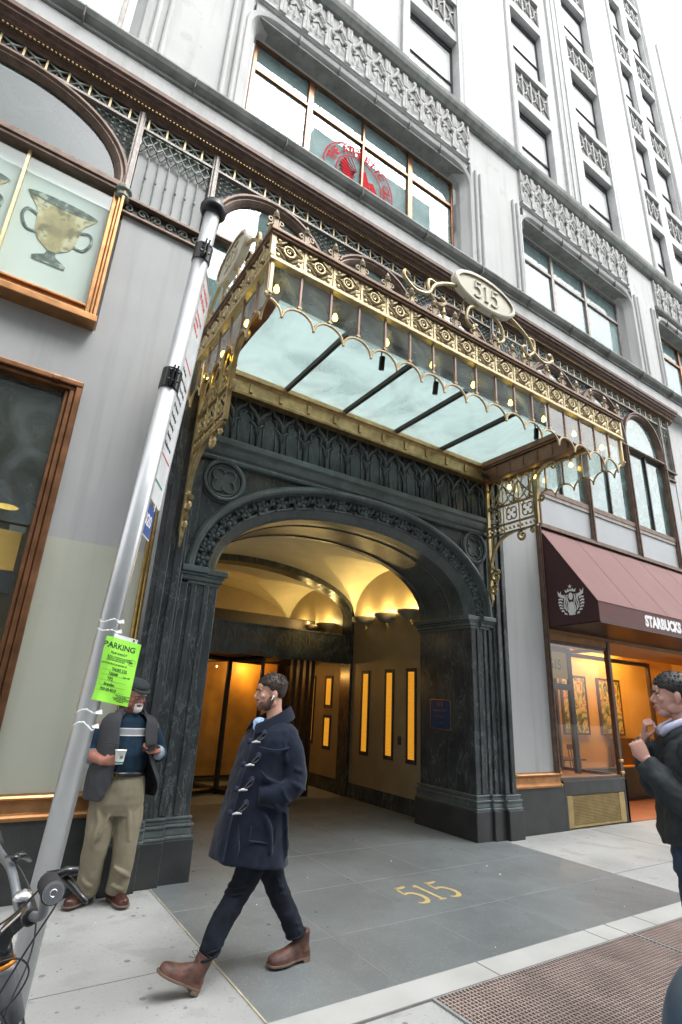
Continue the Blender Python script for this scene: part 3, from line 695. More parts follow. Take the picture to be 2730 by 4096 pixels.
# ---- painted wall, plinth and brass mouldings on both sides of the portal
g = MB(); g.box(.3, 1.22, 0, .3, 2.98, 6.97); g.box(-3.2, .3, 0, .3, 4.6, 5.3); g.box(-3.2, cxL-aL, 0, .3, 5.3, 8.37); g.builds('wall_panel', 'grey_panel', B)
g = MB(); g.box(.3, 1.22, -.001, .3, .79, 2.98); g.build('wall_panel', 'fresh_paint', B)
g = MB(); g.box(6.73, 7.63, 0, .3, .79, 6.97); g.box(7.63, 7.7, .05, .3, 4.7, 6.97); g.builds('wall_panel', 'grey_panel', B)
g = MB(); g.box(-3.2, 1.25, -.03, .3, 0, .59); g.box(6.66, 7.8, -.03, .3, 0, .6); g.box(7.8, 9.43, -.028, .3, .46, .66); g.box(7.8, 7.87, -.028, .3, 0, .46); g.box(9.43, 9.5, -.03, .95, 0, .66); g.box(9.4, 9.5, -.03, 0, 0, .66)
g.builds('plinth', 'plinth_black', B, bevel=.008)
def base_mould(x0, x1, m_):
    g = MB(); g.prism([(0, .59), (-.05, .59), (-.06, .605), (-.06, .62), (-.045, .635), (-.025, .65), (-.02, .72), (-.03, .735), (-.055, .75), (-.06, .765), (-.05, .78), (0, .79)], 'x', x0, x1); return g.build('base_moulding', m_, B)
base_mould(-3.2, 1.24, 'copper_bright'); base_mould(6.69, 7.74, 'copper_bright')
g = MB()
for x in (6.69, 7.7): 
    for z in (.6, .755): g.box(x-.012, x+.03, -.075, 0, z, z+.035)
g.builds('brass_stop', 'brass', B, bevel=.01)
g = MB()
for x in (1.225, 1.262, 6.67, 6.70): g.tube([(x, -.02, .6 if x < 2 else .6), (x, -.02, 7.0)], .019, 8)
g.builds('brass_strip', 'brass', B, smooth=True)
g = MB(); g.box(7.63, 7.69, -.06, .1, .79, 5.3); g.box(7.655, 7.675, -.085, -.06, .79, 4.7); g.build('bronze_post', 'bronze', B, bevel=.006)
# ================================================================ BLACK MARBLE ENTRANCE
PX = 4.0; ZS = 2.92
g = MB()
outer = arch(PX, ZS, 2.31, 1.31, 48, 2.15)
g.prism([(1.62, ZS), (1.62, 4.22), (6.38, 4.22), (6.38, ZS)]+outer[::-1], 'y', -.0, .25)      # spandrels
g.box(1.62, 6.38, -.005, .3, 4.22, 5.4)                                                          # attic
for s in (-1, 1):
    X = lambda d: PX+s*d
    def bx(a, b, y0, y1, z0, z1): g.box(min(X(a), X(b)), max(X(a), X(b)), y0, y1, z0, z1)
    bx(2.38, 2.69, -.06, .3, 0, 5.3); bx(2.42, 2.50, -.10, -.06, .55, 5.2); bx(2.56, 2.64, -.10, -.06, .55, 5.2)       # outer pilaster with fillets
    bx(1.96, 2.36, .0, 1.12, .0, ZS-.15); bx(2.30, 2.38, -.03, .0, .5, 4.17)
    bx(2.06, 2.12, -.018, 0, .55, ZS-.17); bx(2.2, 2.26, -.018, 0, .55, ZS-.17)
po = g.build('entrance_portal', 'marble', B, bevel=.008)
g = MB()
for s in (-1, 1):      # bases stepping round the piers
    X = lambda d: PX+s*d
    def bx(a, b, y0, y1, z0, z1): g.box(min(X(a), X(b)), max(X(a), X(b)), y0, y1, z0, z1)
    bx(1.9, 2.2, -.05, 1.18, 0, .36); bx(2.2, 2.42, -.09, .1, 0, .36); bx(2.42, 2.72, -.15, .1, 0, .36)
g.builds('pedestal', 'plinth_black', po, bevel=.01)
g = MB()
for s in (-1, 1):
    X = lambda d: PX+s*d
    for z0, z1, e in ((.36, .39, .045), (.39, .46, .03), (.46, .485, .045), (.485, .52, .015), (.52, .545, .025)):
        def bx(a, b, y0, y1): g.box(min(X(a), X(b)), max(X(a), X(b)), y0, y1, z0, z1)
        bx(1.96-e, 2.2, -e, 1.14+e); bx(2.2, 2.40, -.04-e, .0); bx(2.40, 2.69+e*.5, -.10-e, .0)
g.builds('base_moulding', 'marble_carved', po, bevel=.008)
g = MB()
for s in (-1, 1):      # capitals
    X = lambda d: PX+s*d
    for z0, z1, e in ((2.74, 2.78, .02), (2.78, 2.83, .04), (2.83, 2.86, .06), (2.86, 2.925, .09)):
        def bx(a, b, y0, y1): g.box(min(X(a), X(b)), max(X(a), X(b)), y0, y1, z0, z1)
        bx(1.96-e, 2.12, -e*.4, 1.12+e); bx(2.12, 2.40, -e-.01, .02)
g.builds('capital', 'marble_carved', po, bevel=.008)
# archivolt: roll, hollow with flowers, fillet, flat band, splay and soffit
NA = 56; th = [math.pi-math.pi*i/NA for i in range(NA+1)]
def apt(a, b, t, p=2.15): c, s = math.cos(t), math.sin(t); return (PX+a*math.copysign(abs(c)**(2/p), c), ZS+b*max(0, s)**(2/p))
prof = [(2.36, 1.36, .01), (2.36, 1.36, -.05), (2.335, 1.335, -.085), (2.30, 1.30, -.09), (2.275, 1.275, -.07), (2.265, 1.262, -.02), (2.24, 1.24, .05), (2.2, 1.2, .085), (2.15, 1.15, .09), (2.115, 1.115, .06), (2.105, 1.105, .03), (2.085, 1.085, .025), (2.075, 1.075, .05), (1.99, 1.0, .12), (1.96, .975, .15), (1.95, .965, .3), (1.95, .965, 1.1), (2.2, 1.3, 1.1)]
rings = []
for t in th: rings.append([(apt(a, b, t)[0], y, apt(a, b, t)[1]) for a, b, y in prof])
g = MB(); g.loft(rings, caps=False, closed=False); ob = g.build('archivolt', 'marble_carved', po)
# soffit panel detail ribs
g = MB()
for y in (.42, .98):
    sweep(g, [apt(1.95, .965, t) for t in th], [(-.012, y), (.0, y-.02), (.02, y-.02), (.02, y+.02), (.0, y+.02)])
g.build('soffit_rib', 'marble', po)
# flowers
def flower():
    g = MB()
    for k in range(5):
        a = k*1.2566; M = Matrix.Rotation(a, 3, 'Y'); g.ell(M @ Vector((.045, -.012, 0)), (.036, .03, .028), 8, 6, M)
    g.ell((0, -.03, 0), (.02, .02, .02), 8, 6)
    g.lathe([(.075, .02), (.082, -.005), (.07, -.012), (.06, .02)], (0, 0, 0), 14, 'y', caps=False)
    for s in (-1, 1): g.tube([(s*.075, .0, -.03), (s*.1, -.04, .02), (s*.115, -.03, .08)], [.02, .016, .006], 5)
    return g.mesh('carved_flower', 'marble_carved', smooth=True)
fm = flower(); nfl = 21
for i in range(nfl):
    t = math.pi*(1-(i+.6)/(nfl+.2)); 
    x, z = apt(2.185, 1.185, t); x2, z2 = apt(2.185, 1.185, t-.02); ang = math.atan2(z2-z, x2-x)
    put(fm, 'carved_flower', B, (x, .055, z), rot=(0, -ang, 0), scale=(1.2, 1.15, 1.2))
g = MB()
for i in range(nfl+1):
    t = math.pi*(1-(i+.1)/(nfl+.2)); t = min(max(t, .02), math.pi-.02); x, z = apt(2.185, 1.185, t); g.ell((x, .03, z), (.03, .05, .03), 7, 5)
    x, z = apt(2.1, 1.1, t); g.ell((x, -.0, z), (.02, .03, .02), 6, 4)
g.build('carved_buds', 'marble_carved', po, smooth=True)
# roundels with quatrefoil tracery
for cx, cz in ((1.945, 4.0-.02), (6.055, 4.0-.02)):
    g = MB()
    for r, y, w in ((.235, -.03, .028), (.19, -.012, .016), (.27, -.012, .014)):
        g.tube([(cx+r*math.cos(a), y, cz+r*math.sin(a)) for a in [i*6.28318/28 for i in range(28)]], w, 6, closed=True)
    g.lathe([(.2, -.012), (.12, -.004), (0.001, -.0)], (cx, 0, cz), 24, 'y', caps=False)
    for k in range(4):
        a0 = k*math.pi/2+.785; g.tube([(cx+.09*math.cos(a0)+.075*math.cos(a0+a), -.02, cz+.09*math.sin(a0)+.075*math.sin(a0+a)) for a in [(-2.1+4.2*i/10) for i in range(11)]], .012, 5)
    g.build('roundel', 'marble_carved', po, smooth=True)
# string band
g = MB(); g.prism([(0, 4.19), (-.06, 4.2), (-.07, 4.23), (-.06, 4.26), (-.09, 4.28), (-.1, 4.33), (-.1, 4.38), (-.13, 4.4), (-.13, 4.47), (-.04, 4.51), (0, 4.51)], 'x', 1.62, 6.38); g.build('string_band', 'marble_carved', po, bevel=.004)
# blind gothic arcade
def ogee():
    g = MB(); w = .167
    for s in (-1, 1):
        g.tube([(s*w, -.012, 0), (s*w, -.012, .62)], .016, 6)
        g.tube([(s*w, -.02, .3), (s*.15, -.04, .38), (s*.09, -.045, .46), (s*.035, -.04, .5), (0, -.045, .6)], [.017, .02, .02, .018, .01], 6)
        g.tube([(s*.02, -.015, .44), (s*.07, -.025, .42), (s*.085, -.02, .36), (s*.06, -.015, .32), (s*.1, -.02, .31), (s*.14, -.02, .27), (s*.145, -.015, .18)], .011, 5)
        g.tube([(s*w, -.015, .5), (s*w, -.03, .62), (s*w, -.02, .68)], [.018, .016, .004], 5)
        g.tube([(s*.085, -.01, 0), (s*.085, -.01, .3)], .008, 5)
    return g.mesh('blind_arch', 'marble_carved', smooth=True)
om = ogee()
for i in range(14): put(om, 'blind_arch', B, (1.785+.167+.334*i-.167+.0, -.005, 4.52))
# brass wall plaque on the right jamb
pl = thing('wall_plaque', 'small dark blue notice plate with brass border on the black marble jamb', 'plaque', (5.955, .66, 1.32))
g = MB(); g.box(5.945, 5.958, .44, .88, 1.31, 1.74); g.build('brass_border', 'brass', pl, bevel=.003)
g = MB(); g.box(5.941, 5.9449, .455, .865, 1.325, 1.725); g.build('plate', 'plaque_blue', pl)
tt = MB(); ML = Matrix(((0, 0, -1, 0), (-1, 0, 0, 0), (0, 1, 0, 0), (0, 0, 0, 1)))
for k, (s_, w_) in enumerate((('515', .085), ('MADISON AVENUE', .034), ('NO SMOKING', .03), ('IN THIS LOBBY', .026))):
    q = text_mb(s_, w_, .0008); q.xf(T(5.9405, .66, 1.66-.085*k) @ ML); tt.add(q.v, q.f)
tt.build('lettering', 'brass', pl)
# ================================================================ VESTIBULE
xa, xb = 1.8, 6.2
g = MB()
for s, x in ((-1, xa), (1, xb)):
    g.box(min(x, x+s*.3), max(x, x+s*.3), 1.12, 3.36, .24, 4.2); g.box(min(x, x+s*.3), max(x, x+s*.3), 3.7, 6.2, .24, 4.2)
g.box(1.5, 6.5, 6.2, 6.3, 2.5, 4.3); g.builds('vestibule_wall', 'beige_marble', B)
g = MB()
for s, x in ((-1, xa), (1, xb)): g.box(min(x-s*.03, x+s*.3), max(x-s*.03, x+s*.3), 1.12, 6.2, 0, .24)
for s, x in ((-1, xa), (1, xb)): g.box(min(x-s*.06, x+s*.3), max(x-s*.06, x+s*.3), 3.36, 3.7, 0, 4.3)
g.box(xa+.06, xb-.06, 3.38, 3.62, 2.32, 2.86); g.box(xa+.06, xb-.06, 3.36, 3.38, 2.36, 2.4); g.box(xa+.06, xb-.06, 3.34, 3.38, 2.84, 2.87)
g.box(1.0, xb+.6, 6.2, 6.3, 0, .25)
pr = [(0, 3.36), (.0, 3.7), (.4, 3.7), (.4, 3.36)]
sweep(g, arch(PX, 3.25, 2.14, .70, 40), pr)
g.build('vestibule_frame', 'marble', B)
def vault(y0, y1, nm):
    g = MB(); N = 72; M_ = 48; cx, hx = PX, 2.2; cyy, hy = (y0+y1)/2, (y1-y0)/2
    vs = []
    for j in range(M_+1):
        for i in range(N+1):
            x = cx-hx+2*hx*i/N; y = y0+(y1-y0)*j/M_
            a = math.sqrt(max(0, 1-((x-cx)/hx)**2)); b = math.sqrt(max(0, 1-((y-cyy)/hy)**2)); vs.append((x, y, 3.27+.80*max(a, b*.94)))
    fs = [(j*(N+1)+i, j*(N+1)+i+1, (j+1)*(N+1)+i+1, (j+1)*(N+1)+i) for j in range(M_) for i in range(N)]
    g.add(vs, fs); g.box(cx-hx-.2, cx+hx+.2, y0-.1, y1+.1, 4.2, 4.3); return g.build(nm, 'vault_plaster', B, smooth=False)
vault(1.1, 3.36, 'vault'); vault(3.7, 6.2, 'vault')
# lettering on the transom beam
q = text_mb('515  MADISON  AVENUE', .27, .002, spacing=1.08, sx=.93); q.xf(T(4.02, 3.378, 2.63) @ FRONT); q.build('beam_lettering', 'gold_dim', B)
mat('gold_dim', (.07, .062, .035), .5, .4)
# lobby beyond the doors
g = MB(); g.box(.9, 6.9, 6.3, 9.5, -.02, .0); g.box(.9, 1.0, 6.3, 9.5, 0, 3); g.box(6.9, 7.0, 6.3, 9.5, 0, 3); g.box(.9, 7, 9.5, 9.6, 0, 3); g.box(.9, 7, 6.3, 9.6, 3, 3.1)
g.build('lobby', 'orange_wall', B)
# dark base plates, shopfront left of the doors; bronze doors and revolving door
rd = thing('revolving_door', 'bronze and glass revolving door glowing orange behind the walking man', 'revolving door', (4.05, 4.35, 0))
g = MB()
for k in range(4):
    a = .35+k*math.pi/2; x, y = 4.05+.88*math.cos(a), 4.35+.88*math.sin(a)
    g.tube([(x, y, 0), (x, y, 2.32)], .035, 8); g.tube([(4.05, 4.35, .06), (x, y, .06)], .05, 6); g.tube([(4.05, 4.35, 2.28), (x, y, 2.28)], .04, 6)
g.tube([(4.05, 4.35, 0), (4.05, 4.35, 2.32)], .05, 10); g.lathe([(1.0, 2.32), (1.0, 2.42)], (4.05, 4.35, 0), 32)
g.build('frame', 'bronze_dark', rd)
for k in range(4):
    a = .35+k*math.pi/2; d = Vector((math.cos(a), math.sin(a), 0)); g = MB(); c = Vector((4.05, 4.35, 0))
    p = [c+d*.06+Vector((0, 0, .1)), c+d*.84+Vector((0, 0, .1)), c+d*.84+Vector((0, 0, 2.24)), c+d*.06+Vector((0, 0, 2.24))]; g.add(p, [(0, 1, 2, 3)]); g.build('leaf', 'pane_clear', rd)
g = MB()
for x in (2.55, 2.9, 3.02, 5.06, 5.2, 5.34, 5.46): g.box(x-.04, x+.04, 3.62, 3.72, 0, 2.32)
g.box(xa, xb, 4.9, 5.0, 2.3, 3.3); g.box(xa, 2.5, 3.64, 3.70, 0, 2.32)
g.builds('door_frame', 'bronze_dark', B)
g = MB(); g.box(2.5, 5.7, 5.6, 5.62, .12, 2.5); g.build('lobby_glow_sheet', 'lobby_glow', B)  # added orange sheet, lobby glow behind the doors painted as colour
mat('lobby_glow', (.75, .36, .07), .5, ns=1.6, na=.35)
def lamp(name, loc, energy, color, size, parent=None):
    d = bpy.data.lights.new(name, 'POINT'); d.energy = energy; d.color = color; d.shadow_soft_size = size
    o = bpy.data.objects.new(name, d); COL.objects.link(o); o.location = loc; return o
lamp('lobby_light', (4.9, 5.3, 2.2), 7, (1, .55, .14), .02); lamp('lobby_light', (3.0, 5.2, 2.2), 7, (1, .55, .14), .02)
# slotted lit panels in the side wall
def lit(x, y, z0, z1, w, s):
    t = thing('slot_light', '', 'wall light', (x, y, z0), 'tall amber slot lights in the vestibule wall')
    g = MB(); g.box(x-.02, x+.0, y-w/2-.04, y+w/2+.04, z0-.06, z0); g.box(x-.02, x, y-w/2-.04, y+w/2+.04, z1, z1+.06); g.box(x-.02, x, y-w/2-.04, y-w/2, z0, z1); g.box(x-.02, x, y+w/2, y+w/2+.04, z0, z1); g.build('frame', 'frame_dark', t)
    g = MB(); n = int((z1-z0)/.022)
    g.box(x-.006, x-.001, y-w/2, y+w/2, z0, z1); g.build('diffuser', 'lit_panel', t)
    g = MB()
    for i in range(n): z = z0+(z1-z0)*i/n; g.box(x-.012, x-.0061, y-w/2, y+w/2, z, z+.006)
    g.build('louvre', 'gold_paint', t); return t
for (y, z0, z1, lb) in ((2.9, .8, 2.14, 'full-height amber slot light nearest the dark rib in the front vestibule bay'), (2.19, .8, 2.15, 'middle of the three full-height amber slot lights on the vestibule wall'), (1.6, .8, 2.16, 'full-height amber slot light next to the blue notice plate jamb'),
                        (4.85, .84, 2.06, 'tall amber slot light far inside, beside the revolving door'), (4.18, 1.55, 2.06, 'short upper amber slot light beyond the dark rib'), (4.18, .78, 1.3, 'short lower amber slot light beyond the dark rib')):
    lit(6.2, y, z0, z1, .17 if y < 3 else .2, 1)['label'] = lb
g = MB(); g.box(6.185, 6.2, 1.86, 1.94, 1.0, 1.13); tag(g.build('intercom', 'frame_dark', bevel=.004), 'small dark intercom box between two amber slot lights', 'intercom')
# shell uplighters under the vault
nlab = ['innermost uplighter of the front vestibule bay, beside the dark rib', 'middle stone uplighter of the front vestibule bay', 'uplighter of the front vestibule bay closest to the street',
        'uplighter farthest inside the vestibule, over the band of letters', 'middle uplighter of the rear vestibule bay', 'uplighter of the rear vestibule bay beside the dark rib']
for k, y in enumerate((2.95, 2.28, 1.62, 5.4, 4.9, 4.35)):
    t = thing('uplighter', nlab[k], 'wall light', (6.2, y, 3.1), 'stone uplighters along the vestibule wall')
    g = MB(); g.lathe([(.02, -.05), (.16, .0), (.24, .08), (.25, .11), (.22, .11), (.2, .06)], (6.18, y, 3.08), 20, caps=False); g.build('bowl', 'uplight_stone', t, smooth=True)
    g = MB(); g.ell((6.1, y, 3.19), (.05, .07, .02), 10, 6); g.build('lamp', 'bulb', t)
    lamp('uplight', (6.02, y, 3.25), 6.5 if k < 3 else 5, (1, .7, .26), .02)
mat('uplight_stone', (.3, .27, .22), .6, ns=5, na=.2)
for y in (2.2, 4.9): lamp('uplight', (2.05, y, 3.2), 2.5, (1, .76, .4), .02)
# ================================================================ CANOPY
CX0, CX1, CF, ZB, ZT = 1.345, 6.62, -2.2, 5.15, 5.46
NB = 17; DX = (CX1-CX0)/NB; NSD = 7; DY = (CF+.1)/NSD
K = thing('entrance_canopy', 'gilded glass canopy with rosette fascia, finials and scalloped edge over the entrance', 'canopy', (4, -.1, 5.1))
# fascia
g = MB()
def rail(z0, z1, o):   # rail around three sides, o = overhang
    g.box(CX0-o, CX1+o, CF-o, CF+.05, z0, z1); g.box(CX0-o, CX0+.05, CF+.05, -.06, z0, z1); g.box(CX1-.05, CX1+o, CF+.05, -.06, z0, z1)
rail(ZT-.015, ZT+.02, .045); rail(ZT-.04, ZT-.015, .03)
g.build('top_rail', 'rail_brown', K, bevel=.006); mat('rail_brown', (.2, .125, .085), .4, .5, ns=9, na=.25)
g = MB(); rail(ZB, ZB+.03, .02); rail(ZB+.03, ZB+.05, .008)
g.build('bottom_rail', 'pale_gold', K, bevel=.005)
g = MB(); g.box(CX0+.01, CX1-.01, CF+.012, CF+.05, ZB+.05, ZT-.04); g.box(CX0+.012, CX0+.05, CF+.05, -.1, ZB+.05, ZT-.04); g.box(CX1-.05, CX1-.012, CF+.05, -.1, ZB+.05, ZT-.04)
g.build('fascia_ground', 'fascia_dark', K)
mat('fascia_dark', (.16, .11, .05), .6, .3)
def rosette():
    g = MB(); w = DX/2-.008; zc = 0; h = .105
    g.box(-w-.012, -w+.012, -.014, .0, -h-.01, h+.01)
    # leafy field around a pierced lozenge with a central ring
    for sx in (-1, 1):
        g.prism([(sx*w, h), (sx*.02, h), (sx*.06, h*.55), (sx*.1, h*.1), (sx*w, 0)], 'y', -.008, 0); g.prism([(sx*w, -h), (sx*.02, -h), (sx*.06, -h*.55), (sx*.1, -h*.1), (sx*w, 0)], 'y', -.008, 0)
        for sz in (-1, 1):
            g.tube([(sx*(w-.01), -.01, sz*.02), (sx*.085, -.016, sz*.05), (sx*.03, -.014, sz*.095)], [.008, .014, .008], 5)
            g.ell((sx*.1, -.012, sz*.078), (.022, .01, .02), 6, 5)
        g.tube([(sx*.055, -.012, -.012), (sx*.09, -.018, 0), (sx*.055, -.012, .012)], .008, 5)
    g.tube([(.052*math.cos(a), -.016, .052*math.sin(a)) for a in [i*.5236 for i in range(12)]], .011, 6, closed=True)
    g.tube([(p[0], -.016, p[1]) for p in spiral((0, 0), .032, 1.2, .5)], .008, 5)
    return g.mesh('rosette_panel', 'pale_gold')
rm = rosette()
for i in range(NB): put(rm, 'rosette_panel', K, (CX0+DX*(i+.5), CF+.01, (ZB+ZT)/2+.008))
for i in range(NSD):
    put(rm, 'rosette_panel', K, (CX0+.01, CF-DY*(i+.5), (ZB+ZT)/2+.008), rot=(0, 0, -math.pi/2), scale=(abs(DY)/DX, 1, 1))
    put(rm, 'rosette_panel', K, (CX1-.01, CF-DY*(i+.5), (ZB+ZT)/2+.008), rot=(0, 0, math.pi/2), scale=(abs(DY)/DX, 1, 1))
g = MB()
for x in (CX0, CX1): g.box(x-.022, x+.022, CF-.012, CF+.03, ZB+.05, ZT-.04)
g.builds('corner_post', 'pale_gold', K, bevel=.004)
# finials
def finial():
    g = MB(); g.box(-.022, .022, -.014, .014, 0, .13); g.lathe([(.03, .125), (.034, .14), (.02, .155), (.027, .175), (.012, .21), (.001, .235)], (0, 0, 0), 10)
    for s in (-1, 1):
        sp = spiral((s*.05, .085), .033, 1.1, 0 if s < 0 else math.pi, -s, 12, .2)
        g.tube([(p[0], 0, p[1]) for p in [(s*.075, .0), (s*.06, .03), (s*.03, .05)]+sp[2:]], .011, 6)
    return g.mesh('finial', 'bronze_gilt', smooth=False)
mat('bronze_gilt', (.27, .21, .14), .5, .4, ns=14, na=.3)
fi = finial()
for i in range(NB+1): put(fi, 'finial', K, (CX0+DX*i, CF-.0, ZT+.02))
for i in range(1, NSD): put(fi, 'finial', K, (CX0, CF-DY*i, ZT+.02), rot=(0, 0, math.pi/2), scale=(.7, .7, .7)); put(fi, 'finial', K, (CX1, CF-DY*i, ZT+.02), rot=(0, 0, math.pi/2), scale=(.7, .7, .7))
# hanging glass curtain with posts and scalloped valance
ZV = 4.80
pm_ = MB(); pm_.box(-.009, .009, -.012, .012, ZV-ZB, 0)
post = pm_.mesh('post', 'post_bronze'); mat('post_bronze', (.3, .2, .17), .4, .6)
def scallop(w):
    g = MB(); pts = []
    h = .125
    for s in (-1, 1):
        # half arch from the cusp in mid-bay up to the notch at the post
        pts = [(s*w*t, 0, -h+h*math.sin(math.pi/2*((t)**.62))) for t in [i/9 for i in range(10)]]
        pts = [(p[0], 0, p[2]-.0) for p in pts]
        g.tube(pts+[(s*(w*1.0), 0, .0), (s*(w+.0), 0, .03)], .0125, 6)
    g.ell((0, 0, -h-.01), (.015, .015, .015), 8, 6)
    g.box(-w-.02, -w+.02, -.014, .014, .02, .04)
    return g.mesh('valance_lobe', 'valance_gilt')
mat('valance_gilt', (.42, .33, .2), .4, .6, ns=10, na=.2)
vl = scallop(DX/2); vls = scallop(abs(DY)/2)
for i in range(NB+1): put(post, 'post', K, (CX0+DX*i, CF+.02, ZB))
for i in range(NB): put(vl, 'valance_lobe', K, (CX0+DX*(i+.5), CF+.02, ZV-.02))
for i in range(1, NSD+1): put(post, 'post', K, (CX0+.02, CF-DY*i, ZB)); put(post, 'post', K, (CX1-.02, CF-DY*i, ZB))
for i in range(NSD):
    put(vls, 'valance_lobe', K, (CX0+.02, CF-DY*(i+.5), ZV-.02), rot=(0, 0, math.pi/2)); put(vls, 'valance_lobe', K, (CX1-.02, CF-DY*(i+.5), ZV-.02), rot=(0, 0, math.pi/2))
g = MB(); g.box(CX0+.0, CX0+.035, CF-.0, CF+.04, ZV-.02, ZB); g.box(CX1-.035, CX1, CF, CF+.04, ZV-.02, ZB); g.builds('corner_bar', 'pale_gold', K, bevel=.005)
g = MB(); g.add([(CX0, CF+.022, ZV-.03), (CX1, CF+.022, ZV-.03), (CX1, CF+.022, ZB), (CX0, CF+.022, ZB)], [(0, 1, 2, 3)]); g.build('front_glass', 'pane_canopy_side', K)
for x in (CX0+.022, CX1-.022): g = MB(); g.add([(x, CF, ZV-.03), (x, -.1, ZV-.03), (x, -.1, ZB), (x, CF, ZB)], [(0, 1, 2, 3)]); g.build('side_glass', 'pane_canopy_side', K)
# soffit, glass roof, glazing bars, wall beam, side beams
g = MB(); g.box(CX0+.05, CX1-.05, CF+.05, -1.62, 5.40, 5.43); g.box(CX0+.05, 1.62, -1.62, -.1, 5.40, 5.43); g.box(6.25, CX1-.05, -1.62, -.1, 5.40, 5.43); g.build('soffit', 'soffit_bronze', K)
mat('soffit_bronze', (.17, .165, .16), .5, .2)
xs_ = [1.66, 2.565, 3.465, 4.36, 5.26, 6.16]
for i in range(5): g = MB(); g.box(xs_[i], xs_[i+1], -1.66, -.12, 5.392, 5.398); g.build('roof_pane', 'pane_canopy_roof', K)
g = MB()
for x in xs_[1:-1]: g.prism([(x-.03, 5.39), (x-.022, 5.34), (x-.01, 5.325), (x+.01, 5.325), (x+.022, 5.34), (x+.03, 5.39)], 'y', -1.66, -.12); g.box(x-.04, x+.04, -1.72, -1.6, 5.32, 5.40)
g.box(1.6, 6.22, -1.68, -1.6, 5.34, 5.40)
g.build('glazing_bar', 'bar_dark', K); mat('bar_dark', (.06, .055, .05), .4, .5)
g = MB(); g.prism([(-.04, 5.08), (-.16, 5.08), (-.165, 5.12), (-.15, 5.13), (-.15, 5.27), (-.17, 5.29), (-.2, 5.3), (-.2, 5.34), (-.16, 5.36), (-.16, 5.39), (-.04, 5.39)], 'x', 1.5, 6.3)
for i in range(12): x = 1.68+.41*i; g.box(x-.022, x+.022, -.17, -.15, 5.14, 5.26)
g.build('wall_beam', 'gold_paint', K, bevel=.003)
def sbeam(x, s):
    g = MB(); xi, xo = x-s*.06, x+s*.05
    g.prism([(-.04, 5.06), (-1.35, 5.06), (-1.62, 5.04), (-1.78, 5.07), (-1.93, 5.14), (-2.0, 5.24), (-2.0, 5.28), (-.04, 5.28)], 'x', min(xi, xo), max(xi, xo))
    g.box(min(xi-s*.03, xo), max(xi-s*.03, xo), -1.9, -.17, 5.28, 5.31); g.box(min(xi-s*.05, xo), max(xi-s*.05, xo), -1.7, -.17, 5.31, 5.40)
    for i in range(6): y = -.42-.25*i; g.box(min(xi, xi-s*.014), max(xi, xi-s*.014), y-.012, y+.012, 5.1, 5.27)
    g.build('side_beam', 'copper_beam', K, bevel=.006)
mat('copper_beam', (.2, .1, .055), .42, .5, ns=6, na=.3)
sbeam(6.26, 1); sbeam(1.55, -1)
